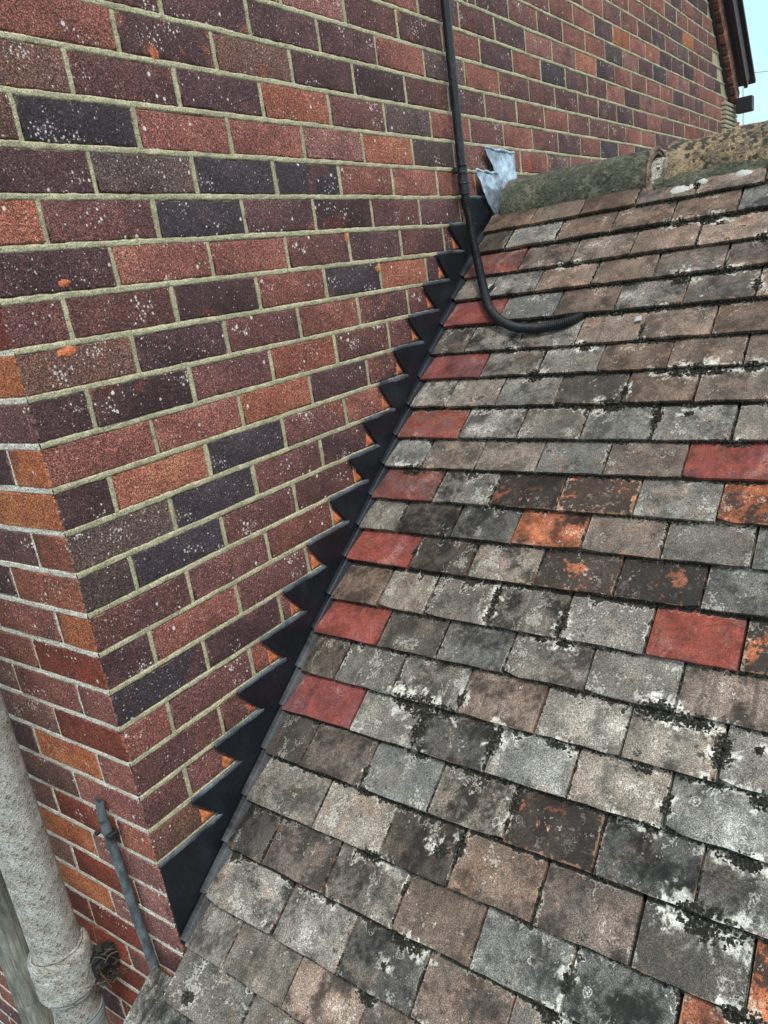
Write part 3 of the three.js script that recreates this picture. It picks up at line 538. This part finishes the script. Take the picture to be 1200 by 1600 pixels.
// ridge tiles: half-round clay, bedded in mortar
function clay(base, alt, spots, seed, dark) {
  const t = pixels(512, 512, (x, y) => {
    const a = S(F4, x + seed, y), m = S(F16, x, y + seed), q = S(F48, x + seed, y), f = S(F128, x, y), g = S(F512, x * 3, y * 3);
    let c = mix3(base, alt, sstep(0.35, 0.68, a * 0.5 + m * 0.5)); const l = (0.72 + 0.56 * g) * (0.8 + 0.4 * f); c = c.map(v => v * l);
    if (S(F8, x + 50, y + seed) * 0.4 + q * 0.6 > 0.70) c = mix3(c, spots, 0.6);
    if (S(F8, x + 250, y + seed) * 0.5 + q * 0.5 < dark) c = mix3(c, [46, 44, 40], 0.8);
    return [...c, 128 + (g - 0.5) * 50 + (q - 0.5) * 130 + (f - 0.5) * 60];
  });
  for (const k of [t.map, t.bump]) k.repeat.set(2, 2);
  return new THREE.MeshStandardMaterial({ map: t.map, bumpMap: t.bump, bumpScale: 0.003, roughness: 0.93 });
}
const ridgeA = clay([70, 73, 62], [92, 91, 79], [126, 122, 108], 5, 0.26), rimMat = clay([128, 104, 90], [104, 88, 78], [150, 132, 118], 9, 0.2), ridgeB = clay([140, 120, 96], [104, 93, 80], [172, 158, 134], 60, 0.36), bedMat = clay([186, 184, 172], [160, 157, 146], [212, 208, 198], 140, 0.2);
function ridgeTile(u0, u1, R, th, mat, label, rough, seed) {
  const nu = 22, na = 18, e = roofP(0, 16.86 * GA, 0), pos = [], uv = [], idx = [];
  const P = (u, a, rad) => { const q = rough * ((sn(F16, u * 900 + seed, a * 60) - 0.5) * 0.012 + (sn(F48, u * 900, a * 90 + seed) - 0.5) * 0.006), rd = rad + q, z = e.z - R + SY * u; return [u, e.y - 0.006 + Math.sin(a) * rd, z + Math.cos(a) * rd, u, a * 0.11]; };
  const outer = sheet(nu, na, (s, t) => P(lerp(u0, u1, s), lerp(-0.10, Math.PI + 0.10, t), R)), inner = sheet(nu, na, (s, t) => P(lerp(u0, u1, s), lerp(-0.10, Math.PI + 0.10, t), R - th));
  const ends = [u0, u1].map(u => sheet(1, na, (s, t) => P(u, lerp(-0.10, Math.PI + 0.10, t), R - s * th))), lows = [-0.10, Math.PI + 0.10].map(a => sheet(nu, 1, (s, t) => P(lerp(u0, u1, s), a, R - t * th)));
  const m = part('ridge_tile', mergeGeometries([outer, inner, ...ends, ...lows]), mat, roof); m.userData.label = label; return m;
}
ridgeTile(0.055, 0.500, 0.117, 0.015, ridgeA, 'dark green grey half-round ridge tile', 0.12, 3);
{ const e = roofP(0, 16.86 * GA, 0), R = 0.117; // thickened rim at the open end
  part('ridge_rim', mergeGeometries([sheet(6, 24, (s, t) => { const a = lerp(-0.08, Math.PI + 0.08, t), q = s * Math.PI, rd = R - 0.006 + Math.sin(q) * 0.0105, u = 0.4995 - Math.cos(q) * -0.005 + 0.001; return [u, e.y - 0.006 + Math.sin(a) * rd, e.z - R + SY * u + Math.cos(a) * rd, s * 0.02, a * 0.11]; }), sheet(1, 24, (s, t) => { const a = lerp(-0.08, Math.PI + 0.08, t), rd = R + 0.001 - s * 0.019; return [0.5035, e.y - 0.006 + Math.sin(a) * rd, e.z - R + SY * 0.5 + Math.cos(a) * rd, s * 0.02, a * 0.11]; })]), rimMat, roof); }
ridgeTile(0.545, 0.985, 0.120, 0.018, ridgeB, 'ochre ridge tile coated in rough lichen', 1, 40);
ridgeTile(1.0, 1.44, 0.118, 0.018, ridgeB, 'ochre ridge tile coated in rough lichen', 1, 90);
{ // mortar between and under the ridge tiles
  const e = roofP(0, 16.86 * GA, 0), P = (u, a, rd) => [u, e.y - 0.01 + Math.sin(a) * rd, e.z - 0.112 + SY * u + Math.cos(a) * rd, u, a * 0.11];
  const n1 = sheet(10, 16, (s, t) => { const u = lerp(0.44, 0.60, s), a = lerp(-0.05, Math.PI + 0.05, t); return P(u, a, 0.092 + (sn(F16, u * 2000, a * 120) - 0.5) * 0.012); });
  part('ridge_mortar', n1, bedMat, roof);
  const bed = (u0, u1, w, seed) => sheet(60, 6, (s, t) => { const u = lerp(u0, u1, s), wv = w * (0.55 + 0.9 * sn(F16, u * 900 + seed, 9)), q = roofP(u, 16.86 * GA - wv * (1 - t) * 1 + 0.02 * t, lerp(0.006, 0.015, t) + (sn(F48, u * 1500, t * 60 + seed) - 0.5) * 0.008); return [q.x, q.y, q.z, u, t * 0.05]; });
  part('ridge_mortar', bed(0.52, 1.40, 0.020, 5), ridgeA, roof);
  // thick crusts of pale lichen on the bedding
  [[0.595, 16.40, 0.027], [0.648, 16.60, 0.014], [0.745, 16.62, 0.020]].forEach(([u, v, rad], i) => { const q = roofP(u, v * GA, 0.016), pos = [], idx = [], N = 22; pos.push(0, 0, 0); for (let k = 0; k < 2; k++) for (let j = 0; j < N; j++) { const a = j / N * 6.283, rd = rad * (k ? 1 : 0.8) * (0.8 + 0.4 * S(F48, j * 23 + i * 91, 40)), p = roofP(u + Math.cos(a) * rd, v * GA + Math.sin(a) * rd * 0.7, k ? 0.0085 : 0.0118 + 0.0022 * S(F48, j * 57, i * 30)).sub(q); pos.push(p.x, p.y, p.z); } for (let j = 0; j < N; j++) { const b = (j + 1) % N; idx.push(0, 1 + j, 1 + b, 1 + j, 1 + N + j, 1 + N + b, 1 + j, 1 + N + b, 1 + b); } const uv = []; for (let k = 0; k < pos.length / 3; k++) uv.push(pos[k * 3] * 2, pos[k * 3 + 2] * 2); part('lichen_crust', geoFrom(pos, idx, uv), lichenMat(), roof).position.copy(q); });
}
function lichenMat() { return lichenMat.m ??= (() => { const t = pixels(256, 256, (x, y) => { const q = S(F48, x * 2, y * 2), g = S(F256, x * 3, y * 3); const l = 0.7 + 0.4 * g; return [246 * l, 250 * l, 244 * l, 128 + (q - 0.5) * 150 + (g - 0.5) * 90]; }); t.map.repeat.set(6, 6); t.bump.repeat.set(6, 6); return new THREE.MeshStandardMaterial({ map: t.map, bumpMap: t.bump, bumpScale: 0.004, roughness: 0.95 }); })(); }

// moss: cushions at the tails and in the joints
{
  const r = mulberry(4242), base = new THREE.IcosahedronGeometry(1, 1).toNonIndexed(), bp = base.attributes.position.array, pos = [], col = [], nor = [];
  const variants = []; const PI = new Map();
  for (let k = 0; k < 8; k++) { const q = []; for (let i = 0; i < bp.length; i += 3) { const key = bp[i].toFixed(3) + bp[i + 1].toFixed(3) + bp[i + 2].toFixed(3) + k; if (!PI.has(key)) PI.set(key, rr(0.72, 1.28, r)); const m = PI.get(key); q.push(bp[i] * m, bp[i + 1] * m, bp[i + 2] * m); } variants.push(q); }
  const hues = [[0.014, 0.014, 0.010], [0.020, 0.021, 0.013], [0.028, 0.027, 0.018], [0.075, 0.072, 0.056], [0.013, 0.012, 0.011]];
  const N3 = NV;
  function cushion(u, v, h, rad) {
    const c = roofP(u, v, h), q = variants[r() * 8 | 0], hu = hues[r() * hues.length | 0], a = r() * 6.283, ca = Math.cos(a), sa = Math.sin(a), fl = rr(0.55, 0.9, r), t = rr(0.7, 1.3, r);
    for (let i = 0; i < q.length; i += 3) { const x = (q[i] * ca - q[i + 2] * sa) * rad, z = (q[i] * sa + q[i + 2] * ca) * rad, y = q[i + 1] * rad * fl; const du = x, dv = -z; pos.push(c.x + du + N3.x * y, c.y + dv * SP + N3.y * y, c.z - dv * CP + N3.z * y); col.push(hu[0] * t, hu[1] * t, hu[2] * t); }
  }
  function surfaceH(v) { let best = 0; for (const k in ROWS) { const d = v - ROWS[k][0] * GA; if (d >= 0 && d < 0.11 && (best === 0 || d < best)) best = d || 1e-6; } return 0.0145 - 0.14 * best; }
  function clump(u, v, ra, rb) { const n = Math.round(16 + ra * rb * 420000); for (let i = 0; i < n; i++) { const a = r() * 6.283, d = Math.sqrt(r()), uu = u + Math.cos(a) * d * ra * 0.9, vv = v + Math.sin(a) * d * rb * 0.9; if (sn(F48, uu * 4200, vv * 4200) * 0.6 + sn(F16, uu * 4200, vv * 4200) * 0.4 < 0.26 + 0.36 * d) continue; cushion(uu, vv, surfaceH(vv) + (1 - d) * 0.005 - 0.0006, rr(0.0008, 0.0026, r)); } }
  for (const [u, v, ra, rb] of CLUMPS) clump(u, v, ra, rb);
  // broken beads of moss under the tails, thicker away from the wall and higher up
  for (const k in ROWS) {
    const c = +k; if (c < -6 || c > 16) continue; const v = ROWS[k][0] * GA;
    for (let u = 0.06; u < 1.15; u += 0.0017) {
      const n = sn(F16, u * 520 + c * 77, c * 53) * 0.6 + sn(F48, u * 700 + c * 31, 7 + c * 19) * 0.4, amt = clamp((u - 0.05) * 1.5, 0, 0.32) + (c > 7 ? 0.12 : 0) - (c < -1 ? 0.06 : 0);
      if (n > 0.74 - amt * 0.75) { const big = (n - (0.74 - amt * 0.75)) * 4; cushion(u + rr(-0.002, 0.002, r), v - rr(-0.002, 0.003 + 0.006 * clamp(big), r), 0.0016 + rr(0, 0.004, r), rr(0.0007, 0.0018 + 0.0012 * clamp(big), r)); }
    }
    // crust on the tail faces themselves, in broken runs
    if (c < 17) for (let u = 0.05; u < 1.15; u += 0.0016) {
      const n = sn(F16, u * 460 + c * 41, c * 67 + 11) * 0.65 + sn(F48, u * 800 + c * 13, 3 + c * 29) * 0.35, th = 0.57 - clamp((u - 0.2) * 0.9, 0, 0.22) - (c > 6 ? 0.1 : 0);
      if (n > th && !ROWS[k][2].startsWith('R', ROWS[k][1].filter(j => j <= u).length - 1)) cushion(u, v - rr(-0.0004, 0.0012, r), rr(0.003, 0.0125, r), rr(0.0009, 0.0021, r));
    }
    // in the perpends
    const js = ROWS[k][1]; let J = js.slice(1); while (J[J.length - 1] < 1.05) J.push(J[J.length - 1] + 0.158);
    for (const u of J) { if (r() < 0.62) { const f = r(), ln = rr(0.012, 0.06, r); for (let q = 0; q < ln; q += 0.0028) { const vv = v + 0.09 * f * 0.6 + q; if (r() < 0.75) cushion(u + rr(-0.002, 0.002, r), vv, 0.0145 - 0.14 * (vv - v) - rr(0.001, 0.004, r), rr(0.0014, 0.003, r)); } } }
  }
  const g = new THREE.BufferGeometry(); g.setAttribute('position', new THREE.Float32BufferAttribute(pos, 3)); g.setAttribute('color', new THREE.Float32BufferAttribute(col, 3)); g.computeVertexNormals();
  const m = part('moss', g, new THREE.MeshStandardMaterial({ vertexColors: true, roughness: 1 }), scene, 'stuff'); m.userData.label = 'black and olive moss cushions growing along the tile edges'; m.userData.category = 'moss';
}

// ---------------------------------------------------------------- the black conduit
const plastic = (() => { const t = pixels(256, 256, (x, y) => { const m = S(F16, x, y), q = S(F48, x, y), g = S(F256, x, y); const l = 0.8 + 0.4 * m; let c = [25 * l, 28 * l, 34 * l]; if (q > 0.8) c = mix3(c, [92, 96, 100], 0.35); if (g > 0.93) c = mix3(c, [120, 120, 118], 0.4); return [...c, 128 + (q - 0.5) * 80]; }); t.map.repeat.set(5, 10); t.bump.repeat.set(5, 10); return new THREE.MeshStandardMaterial({ map: t.map, bumpMap: t.bump, bumpScale: 0.0005, roughness: 0.42 }); })();
{
  const T = thing('cable_conduit', 'black conduit dropping down the brick wall and curling as corrugated hose onto the tiles', 'conduit'), s0 = 1.438;
  part('straight_pipe', tubeGeo([V3(0.03, 34 * CH, -s0 + 0.004), V3(0.0305, 25 * CH, -s0), V3(0.03, 16.5 * CH, -s0)], 0.0128, 40, 18), plastic, T);
  part('coupling', tubeGeo([V3(0.03, 16.75 * CH, -s0), V3(0.031, 16.05 * CH, -s0)], t => 0.0156 + (t > 0.45 && t < 0.5 ? 0.002 : 0), 30, 18), plastic, T);
  const P = [V3(0.031, 16.1 * CH, -s0), V3(0.034, 15.6 * CH, -1.433), V3(0.045, 15.219 * CH, -1.4234), V3(0.060, 14.452 * CH, -1.402), V3(0.082, 13.5 * CH, -1.379), roofP(0.116, 1.264, 0.031), roofP(0.177, 1.159, 0.029), roofP(0.253, 1.100, 0.027), roofP(0.330, 1.0855, 0.025), roofP(0.385, 1.0975, 0.021), roofP(0.412, 1.112, 0.016), roofP(0.43, 1.136, 0.004)];
  const n = 150; part('corrugated_hose', tubeGeo(P, t => 0.0114 + 0.0014 * Math.sin(t * Math.PI * 2 * n), n * 6, 14), plastic, T);
  const clip = part('saddle_clip', tubeGeo([V3(0.03, 17.05 * CH, -s0), V3(0.03, 16.82 * CH, -s0)], 0.0148, 4, 18), plastic, T);
  part('clip_lug', new RoundedBoxGeometry(0.012, 0.015, 0.012, 2, 0.003).translate(0.02, 16.93 * CH, -s0 + 0.02), plastic, clip);
  part('clip_base', box(0.018, 0.014, 0.014, 0.01, 16.93 * CH, -s0), plastic, clip);
}
{ // a pale chip lying on the tiles
  const T = thing('plastic_chip', 'small pale chip lying under a tile edge right of the hose end', 'chip'), o = roofP(0.583, 1.098, 0.012); T.position.copy(o);
  part('chip', geoFrom([[-0.008, -0.006, 0], [0.009, -0.004, 0.001], [0.007, 0.008, 0.003], [-0.006, 0.007, 0.002]].flatMap(([u, v, h]) => { const p = roofP(0.583 + u, 1.098 + v, 0.013 + h).sub(o), q = roofP(0.583 + u, 1.098 + v, 0.0115 + h).sub(o); return [p.x, p.y, p.z, q.x, q.y, q.z]; }), [0, 2, 4, 0, 4, 6, 1, 5, 3, 1, 7, 5, 0, 1, 3, 0, 3, 2, 2, 3, 5, 2, 5, 4, 4, 5, 7, 4, 7, 6, 6, 7, 1, 6, 1, 0], Array(16).fill(0)), new THREE.MeshStandardMaterial({ color: 0xb9b9c2, roughness: 0.7 }), T);
}

// ---------------------------------------------------------------- pipes on the return wall
const ironMat = (() => { const t = pixels(1024, 512, (x, y) => { const m = S(F16, x, y), q = S(F48, x, y), f = S(F128, x, y), g = S(F512, x * 3, y), a = S(F8, x, y); const l = 0.75 + 0.5 * g; let c = mix3([158, 153, 142], [122, 118, 108], sstep(0.35, 0.7, a)); if (a * 0.45 + f * 0.3 + g * 0.25 > 0.48) c = mix3(c, [240, 240, 235], 0.85); if (q < 0.2) c = mix3(c, [60, 56, 50], 0.6); return [...c.map(v => v * l), 128 + (q - 0.5) * 110 + (f - 0.5) * 110]; }); for (const k of [t.map, t.bump]) k.repeat.set(4, 6); return new THREE.MeshStandardMaterial({ map: t.map, bumpMap: t.bump, bumpScale: 0.0035, roughness: 0.9 }); })();
const pvcGreen = (() => { const t = pixels(256, 256, (x, y) => { const m = S(F16, x, y), q = S(F48, x, y), st = S(F128, x * 0.2, y), g = S(F512, x, y); const l = (0.8 + 0.4 * m) * (0.85 + 0.3 * st) * (0.9 + 0.2 * g); return [122 * l, 124 * l, 117 * l, 128 + (q - 0.5) * 60 + (st - 0.5) * 60]; }); for (const k of [t.map, t.bump]) k.repeat.set(2, 5); return new THREE.MeshStandardMaterial({ map: t.map, bumpMap: t.bump, bumpScale: 0.0006, roughness: 0.62 }); })();
const pvcGrey = (() => { const t = pixels(256, 256, (x, y) => { const m = S(F16, x, y), q = S(F48, x, y), g = S(F256, x, y); const l = (0.75 + 0.5 * m) * (0.85 + 0.3 * g); return [88 * l, 98 * l, 104 * l, 128 + (q - 0.5) * 90]; }); for (const k of [t.map, t.bump]) k.repeat.set(6, 12); return new THREE.MeshStandardMaterial({ map: t.map, bumpMap: t.bump, bumpScale: 0.0008, roughness: 0.6 }); })();
const collarMat = new THREE.MeshStandardMaterial({ color: 0x9aa6ac, roughness: 0.5 });
{
  const X = -0.331, Z = 0.09;
  const T = thing('soil_pipe', 'thick speckled grey and white pipe with a socket, nearest the wall corner', 'pipe', 'grey pipes on the side wall', [X, -3.2, Z]);
  const y = k => 3.2 + k * CH, at = (a, b, r, seg, jit) => tubeGeo([V3(0, y(a), 0), V3(0, y(b), 0)], r, seg, 40, jit);
  part('pipe_length', at(16, -4.0, 0.0505, 90, 0.0016), ironMat, T);
  part('socket', tubeGeo([V3(0, y(-3.6), 0), V3(0, y(-5.2), 0)], t => t < 0.06 ? 0.056 : t < 0.12 ? 0.062 : t > 0.9 ? 0.059 : 0.0645 - (t > 0.3 && t < 0.34 ? 0.001 : 0), 40, 40, 0.002), ironMat, T);
  part('pipe_length', at(-5.0, -42, 0.050, 40, 0.0008), ironMat, T);
  part('collar', tubeGeo([V3(0, y(-6.1), 0), V3(0, y(-6.45), 0)], t => 0.0545 - 0.004 * Math.abs(t - 0.5), 8, 40), collarMat, T);
  const br = part('pipe_bracket', new RoundedBoxGeometry(0.03, 0.05, 0.06, 2, 0.005).translate(0.055, y(-4.6), -0.06), plastic, T);
  part('bracket_bolt', new THREE.CylinderGeometry(0.008, 0.008, 0.03, 10).rotateX(1.57).translate(0.07, y(-4.5), -0.045), plastic, br);
  const U = thing('waste_pipe', 'smooth greenish grey pipe at the far left behind the thick speckled one', 'pipe', 'grey pipes on the side wall', [-0.632, -3.2, 0.07]);
  part('pipe_length', at(12, -42, 0.042, 60, 0.0004), pvcGreen, U);
  part('pipe_bracket', new RoundedBoxGeometry(0.05, 0.03, 0.05, 2, 0.004).translate(0, y(-13), -0.05), pvcGreen, U);
  // thin pipe with a crushed, open top
  const W = thing('thin_pipe', 'thin bare grey pipe with a crushed open top leaning on the side wall', 'pipe', undefined, [-0.085, -7 * CH, 0.014]);
  const A = V3(-0.126 + 0.085, (1.55 + 7) * CH, 0), B = V3(-0.096 + 0.085, (-3.8 + 7) * CH, 0), C2 = V3(-0.062 + 0.085, 0, 0);
  part('pipe_length', tubeGeo([A.clone().lerp(B, 0.1), B, C2], t => 0.0098, 40, 18, 0.0006), pvcGrey, W);
  // flattened top: squashed ring widening, with a dark mouth
  part('crushed_end', sheet(18, 8, (a, b) => { const t = a * 6.283, k = 1 - b, P = A.clone().lerp(B, 0.1 * k), fl = lerp(1, 0.35, b); return [P.x + Math.cos(t) * 0.0098 * lerp(1, 1.5, b), P.y + b * 0.004 * Math.cos(t * 2) + 0.0, P.z + Math.sin(t) * 0.0098 * fl - b * 0.004, a, b]; }), pvcGrey, W);
  const tie = part('pipe_clip', new RoundedBoxGeometry(0.026, 0.014, 0.022, 2, 0.004).translate(A.x + 0.012, A.y - 0.075, -0.002), plastic, W);
  part('screw_head', new THREE.CylinderGeometry(0.005, 0.005, 0.008, 10).rotateX(1.57).translate(A.x - 0.012, A.y - 0.07, 0.012), plastic, tie);
}
{ // dry twigs and cobwebbed leaves caught behind the socket
  const T = thing('dry_twigs', 'tangle of dry twigs and dead leaves caught behind the pipe socket', 'twigs', undefined, [-0.262, -4.5 * CH, 0.03]), r = mulberry(808), q = [], l = [];
  for (let i = 0; i < 46; i++) { const p = V3(rr(-0.045, 0.045, r), rr(-0.05, 0.06, r), rr(-0.02, 0.03, r)), d = V3(rr(-1, 1, r), rr(-0.6, 0.9, r), rr(-0.7, 0.7, r)).normalize().multiplyScalar(rr(0.015, 0.05, r)); q.push(tubeGeo([p, p.clone().addScaledVector(d, 0.5).add(V3(rr(-0.006, 0.006, r), rr(-0.006, 0.006, r), 0)), p.clone().add(d)], rr(0.0006, 0.0014, r), 5, 5, 0, false)); }
  for (let i = 0; i < 14; i++) { const g = sheet(3, 2, (a, b) => [(a - 0.5) * 0.03, (b - 0.5) * 0.016 * Math.sin(a * 2.6 + 0.3), 0.005 * Math.sin(a * 5 + b * 3)]); g.rotateX(r() * 6).rotateY(r() * 6).translate(rr(-0.03, 0.04, r), rr(-0.05, 0.03, r), rr(-0.01, 0.02, r)); l.push(g); }
  part('twigs', mergeGeometries(q), new THREE.MeshStandardMaterial({ color: 0x5d5447, roughness: 1 }), T, 'stuff');
  part('dead_leaves', mergeGeometries(l), new THREE.MeshStandardMaterial({ color: 0x33302a, roughness: 1 }), T, 'stuff');
}

// ---------------------------------------------------------------- the far end of the gable: verge, eaves, gutter
const corbelMat = clay([214, 204, 178], [190, 180, 154], [226, 220, 200], 210, 0.2);
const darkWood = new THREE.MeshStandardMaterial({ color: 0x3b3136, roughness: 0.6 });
{
  const V = thing('gable_verge', 'dark bargeboard and laced brick verge of the house roof at the top right', 'verge');
  const D = Math.atan(0.92), o = [5.2, 23.5 * CH], along = (d, up) => [o[0] - d * Math.cos(D) + up * Math.sin(D) * 1, o[1] + d * Math.sin(D) + up * Math.cos(D)];
  for (let i = 0; i < 26; i++) { // bricks laced along the rake
    const [s, y] = along(i * 0.075 + 0.03, 0.05), g = brickGeo(0.066, 0.1, cellOf(i % 3 ? 'k' : 'r', rng), 777 + i, 0.06).rotateY(Math.PI / 2).rotateX(-D);
    part('verge_brick', g, brickMat, V).position.set(0.045, y, -s);
  }
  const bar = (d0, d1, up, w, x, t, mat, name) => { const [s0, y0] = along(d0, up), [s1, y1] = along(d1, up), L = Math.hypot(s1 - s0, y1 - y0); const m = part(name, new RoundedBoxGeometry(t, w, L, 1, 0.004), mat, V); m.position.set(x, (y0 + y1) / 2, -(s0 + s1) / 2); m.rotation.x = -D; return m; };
  bar(-0.02, 2.4, 0.03, 0.09, 0.004, 0.02, darkWood, 'verge_shadow_bedding');  // bedding strip coloured dark to paint in the shadow line along the verge
  bar(0.02, 2.4, 0.155, 0.11, 0.085, 0.022, darkWood, 'bargeboard');
  bar(-0.05, 2.4, 0.225, 0.025, 0.05, 0.14, darkWood, 'verge_tile_edge');
  part('gutter_end', new RoundedBoxGeometry(0.10, 0.09, 0.07, 2, 0.008).translate(0.09, 23.3 * CH, -5.19), plastic, V);
  const [s, y] = along(0, 0.2);
  // corbelled cream bricks below the eaves
  for (let i = 0; i < 13; i++) part('corbel_tile', new RoundedBoxGeometry(0.1, 0.019, 0.29 + i * 0.006, 1, 0.004), corbelMat, V).position.set(-0.04 + i * 0.0016 + rr(-0.002, 0.002), 19.3 * CH + i * 0.0255, -4.955 - 0.145 - i * 0.003);
  part('corbel_bedding', box(0.08, 0.5, 0.27, -0.046, 20.2 * CH, -5.09), mortarMat, V);
}
{ // beyond: a far chimney with an aerial, and an overhead wire
  const dir = (px, py) => { const v = V3((px - 600) / 1173.8, -(py - 800) / 1173.8, -1).applyQuaternion(camera.quaternion); return v; };
  const P = V3(42.0, 0, -152); // stands on the ground far behind the ridge
  const far = dir(1150, 198).multiplyScalar(110).add(camera.position);
  const T = thing('far_house', 'far house of which only a tiny pinkish chimney shows against the bright sky', 'house', undefined, [far.x, -3.2, far.z]), h = far.y + 3.2;
  const stack = new THREE.MeshStandardMaterial({ color: 0xa86a5a, roughness: 0.9 });
  const ridgeH = h - 0.9, tileRed = new THREE.MeshStandardMaterial({ color: 0x6b4a40, roughness: 0.9 });
  part('wall', box(7, ridgeH - 3, 8, 3.1, (ridgeH - 3) / 2, -2), stack, T);
  const gs = new THREE.Shape([[-0.8, 0], [7, 0], [3.1, 3]].map(q => new THREE.Vector2(...q))); part('roof', new THREE.ExtrudeGeometry(gs, { depth: 8.4, bevelEnabled: false }).translate(0, ridgeH - 3, -6.2), tileRed, T);
  part('stack', box(0.75, 4.2, 0.75, 0, h - 1.7, 0), stack, T); part('cap', box(0.9, 0.15, 0.9, 0, h + 0.45, 0), stack, T); part('chimney_pot', new THREE.CylinderGeometry(0.13, 0.16, 0.4, 12).translate(0, h + 0.7, 0), stack, T);
  const grey = new THREE.MeshStandardMaterial({ color: 0x8a9499, roughness: 0.7 });
  const m2 = dir(1161, 170).multiplyScalar(60).add(camera.position), M = thing('aerial_mast', 'thin far aerial mast right of the gutter end', 'aerial', undefined, [m2.x, -3.2, m2.z]);
  part('mast', new THREE.CylinderGeometry(0.03, 0.03, m2.y + 3.2 + 3.0, 8).translate(0, (m2.y + 6.2) / 2, 0), grey, M);
  for (let i = 0; i < 4; i++) part('aerial_rod', new THREE.CylinderGeometry(0.012, 0.012, 0.8 - i * 0.12, 6).rotateZ(1.2).translate(0.1, m2.y + 5.9 - i * 0.35, 0), grey, M);
  const w0 = dir(1150, 117).multiplyScalar(30).add(camera.position), w1 = dir(1290, 96).multiplyScalar(26).add(camera.position);
  const W = thing('overhead_wire', 'thin overhead wire crossing the sky at the right edge', 'wire');
  part('wire', tubeGeo([w0, w0.clone().lerp(w1, 0.5).add(V3(0, -0.04, 0)), w1], 0.011, 24, 6), grey, W);
}

// ---------------------------------------------------------------- ground
{
  const t = pixels(256, 256, (x, y) => { const g = S(F512, x, y), m = S(F16, x, y), l = (0.7 + 0.6 * g) * (0.8 + 0.4 * m); return [92 * l, 90 * l, 84 * l, 128 + (g - 0.5) * 100]; });
  t.map.repeat.set(200, 200); t.bump.repeat.set(200, 200);
  const m = part('ground', new THREE.PlaneGeometry(800, 800).rotateX(-Math.PI / 2).translate(0, -3.2, 0), new THREE.MeshStandardMaterial({ map: t.map, bumpMap: t.bump, bumpScale: 0.004, roughness: 0.95 }), scene, 'structure');
  m.userData.label = 'grey paved yard far below';
}
renderer.render(scene, camera);
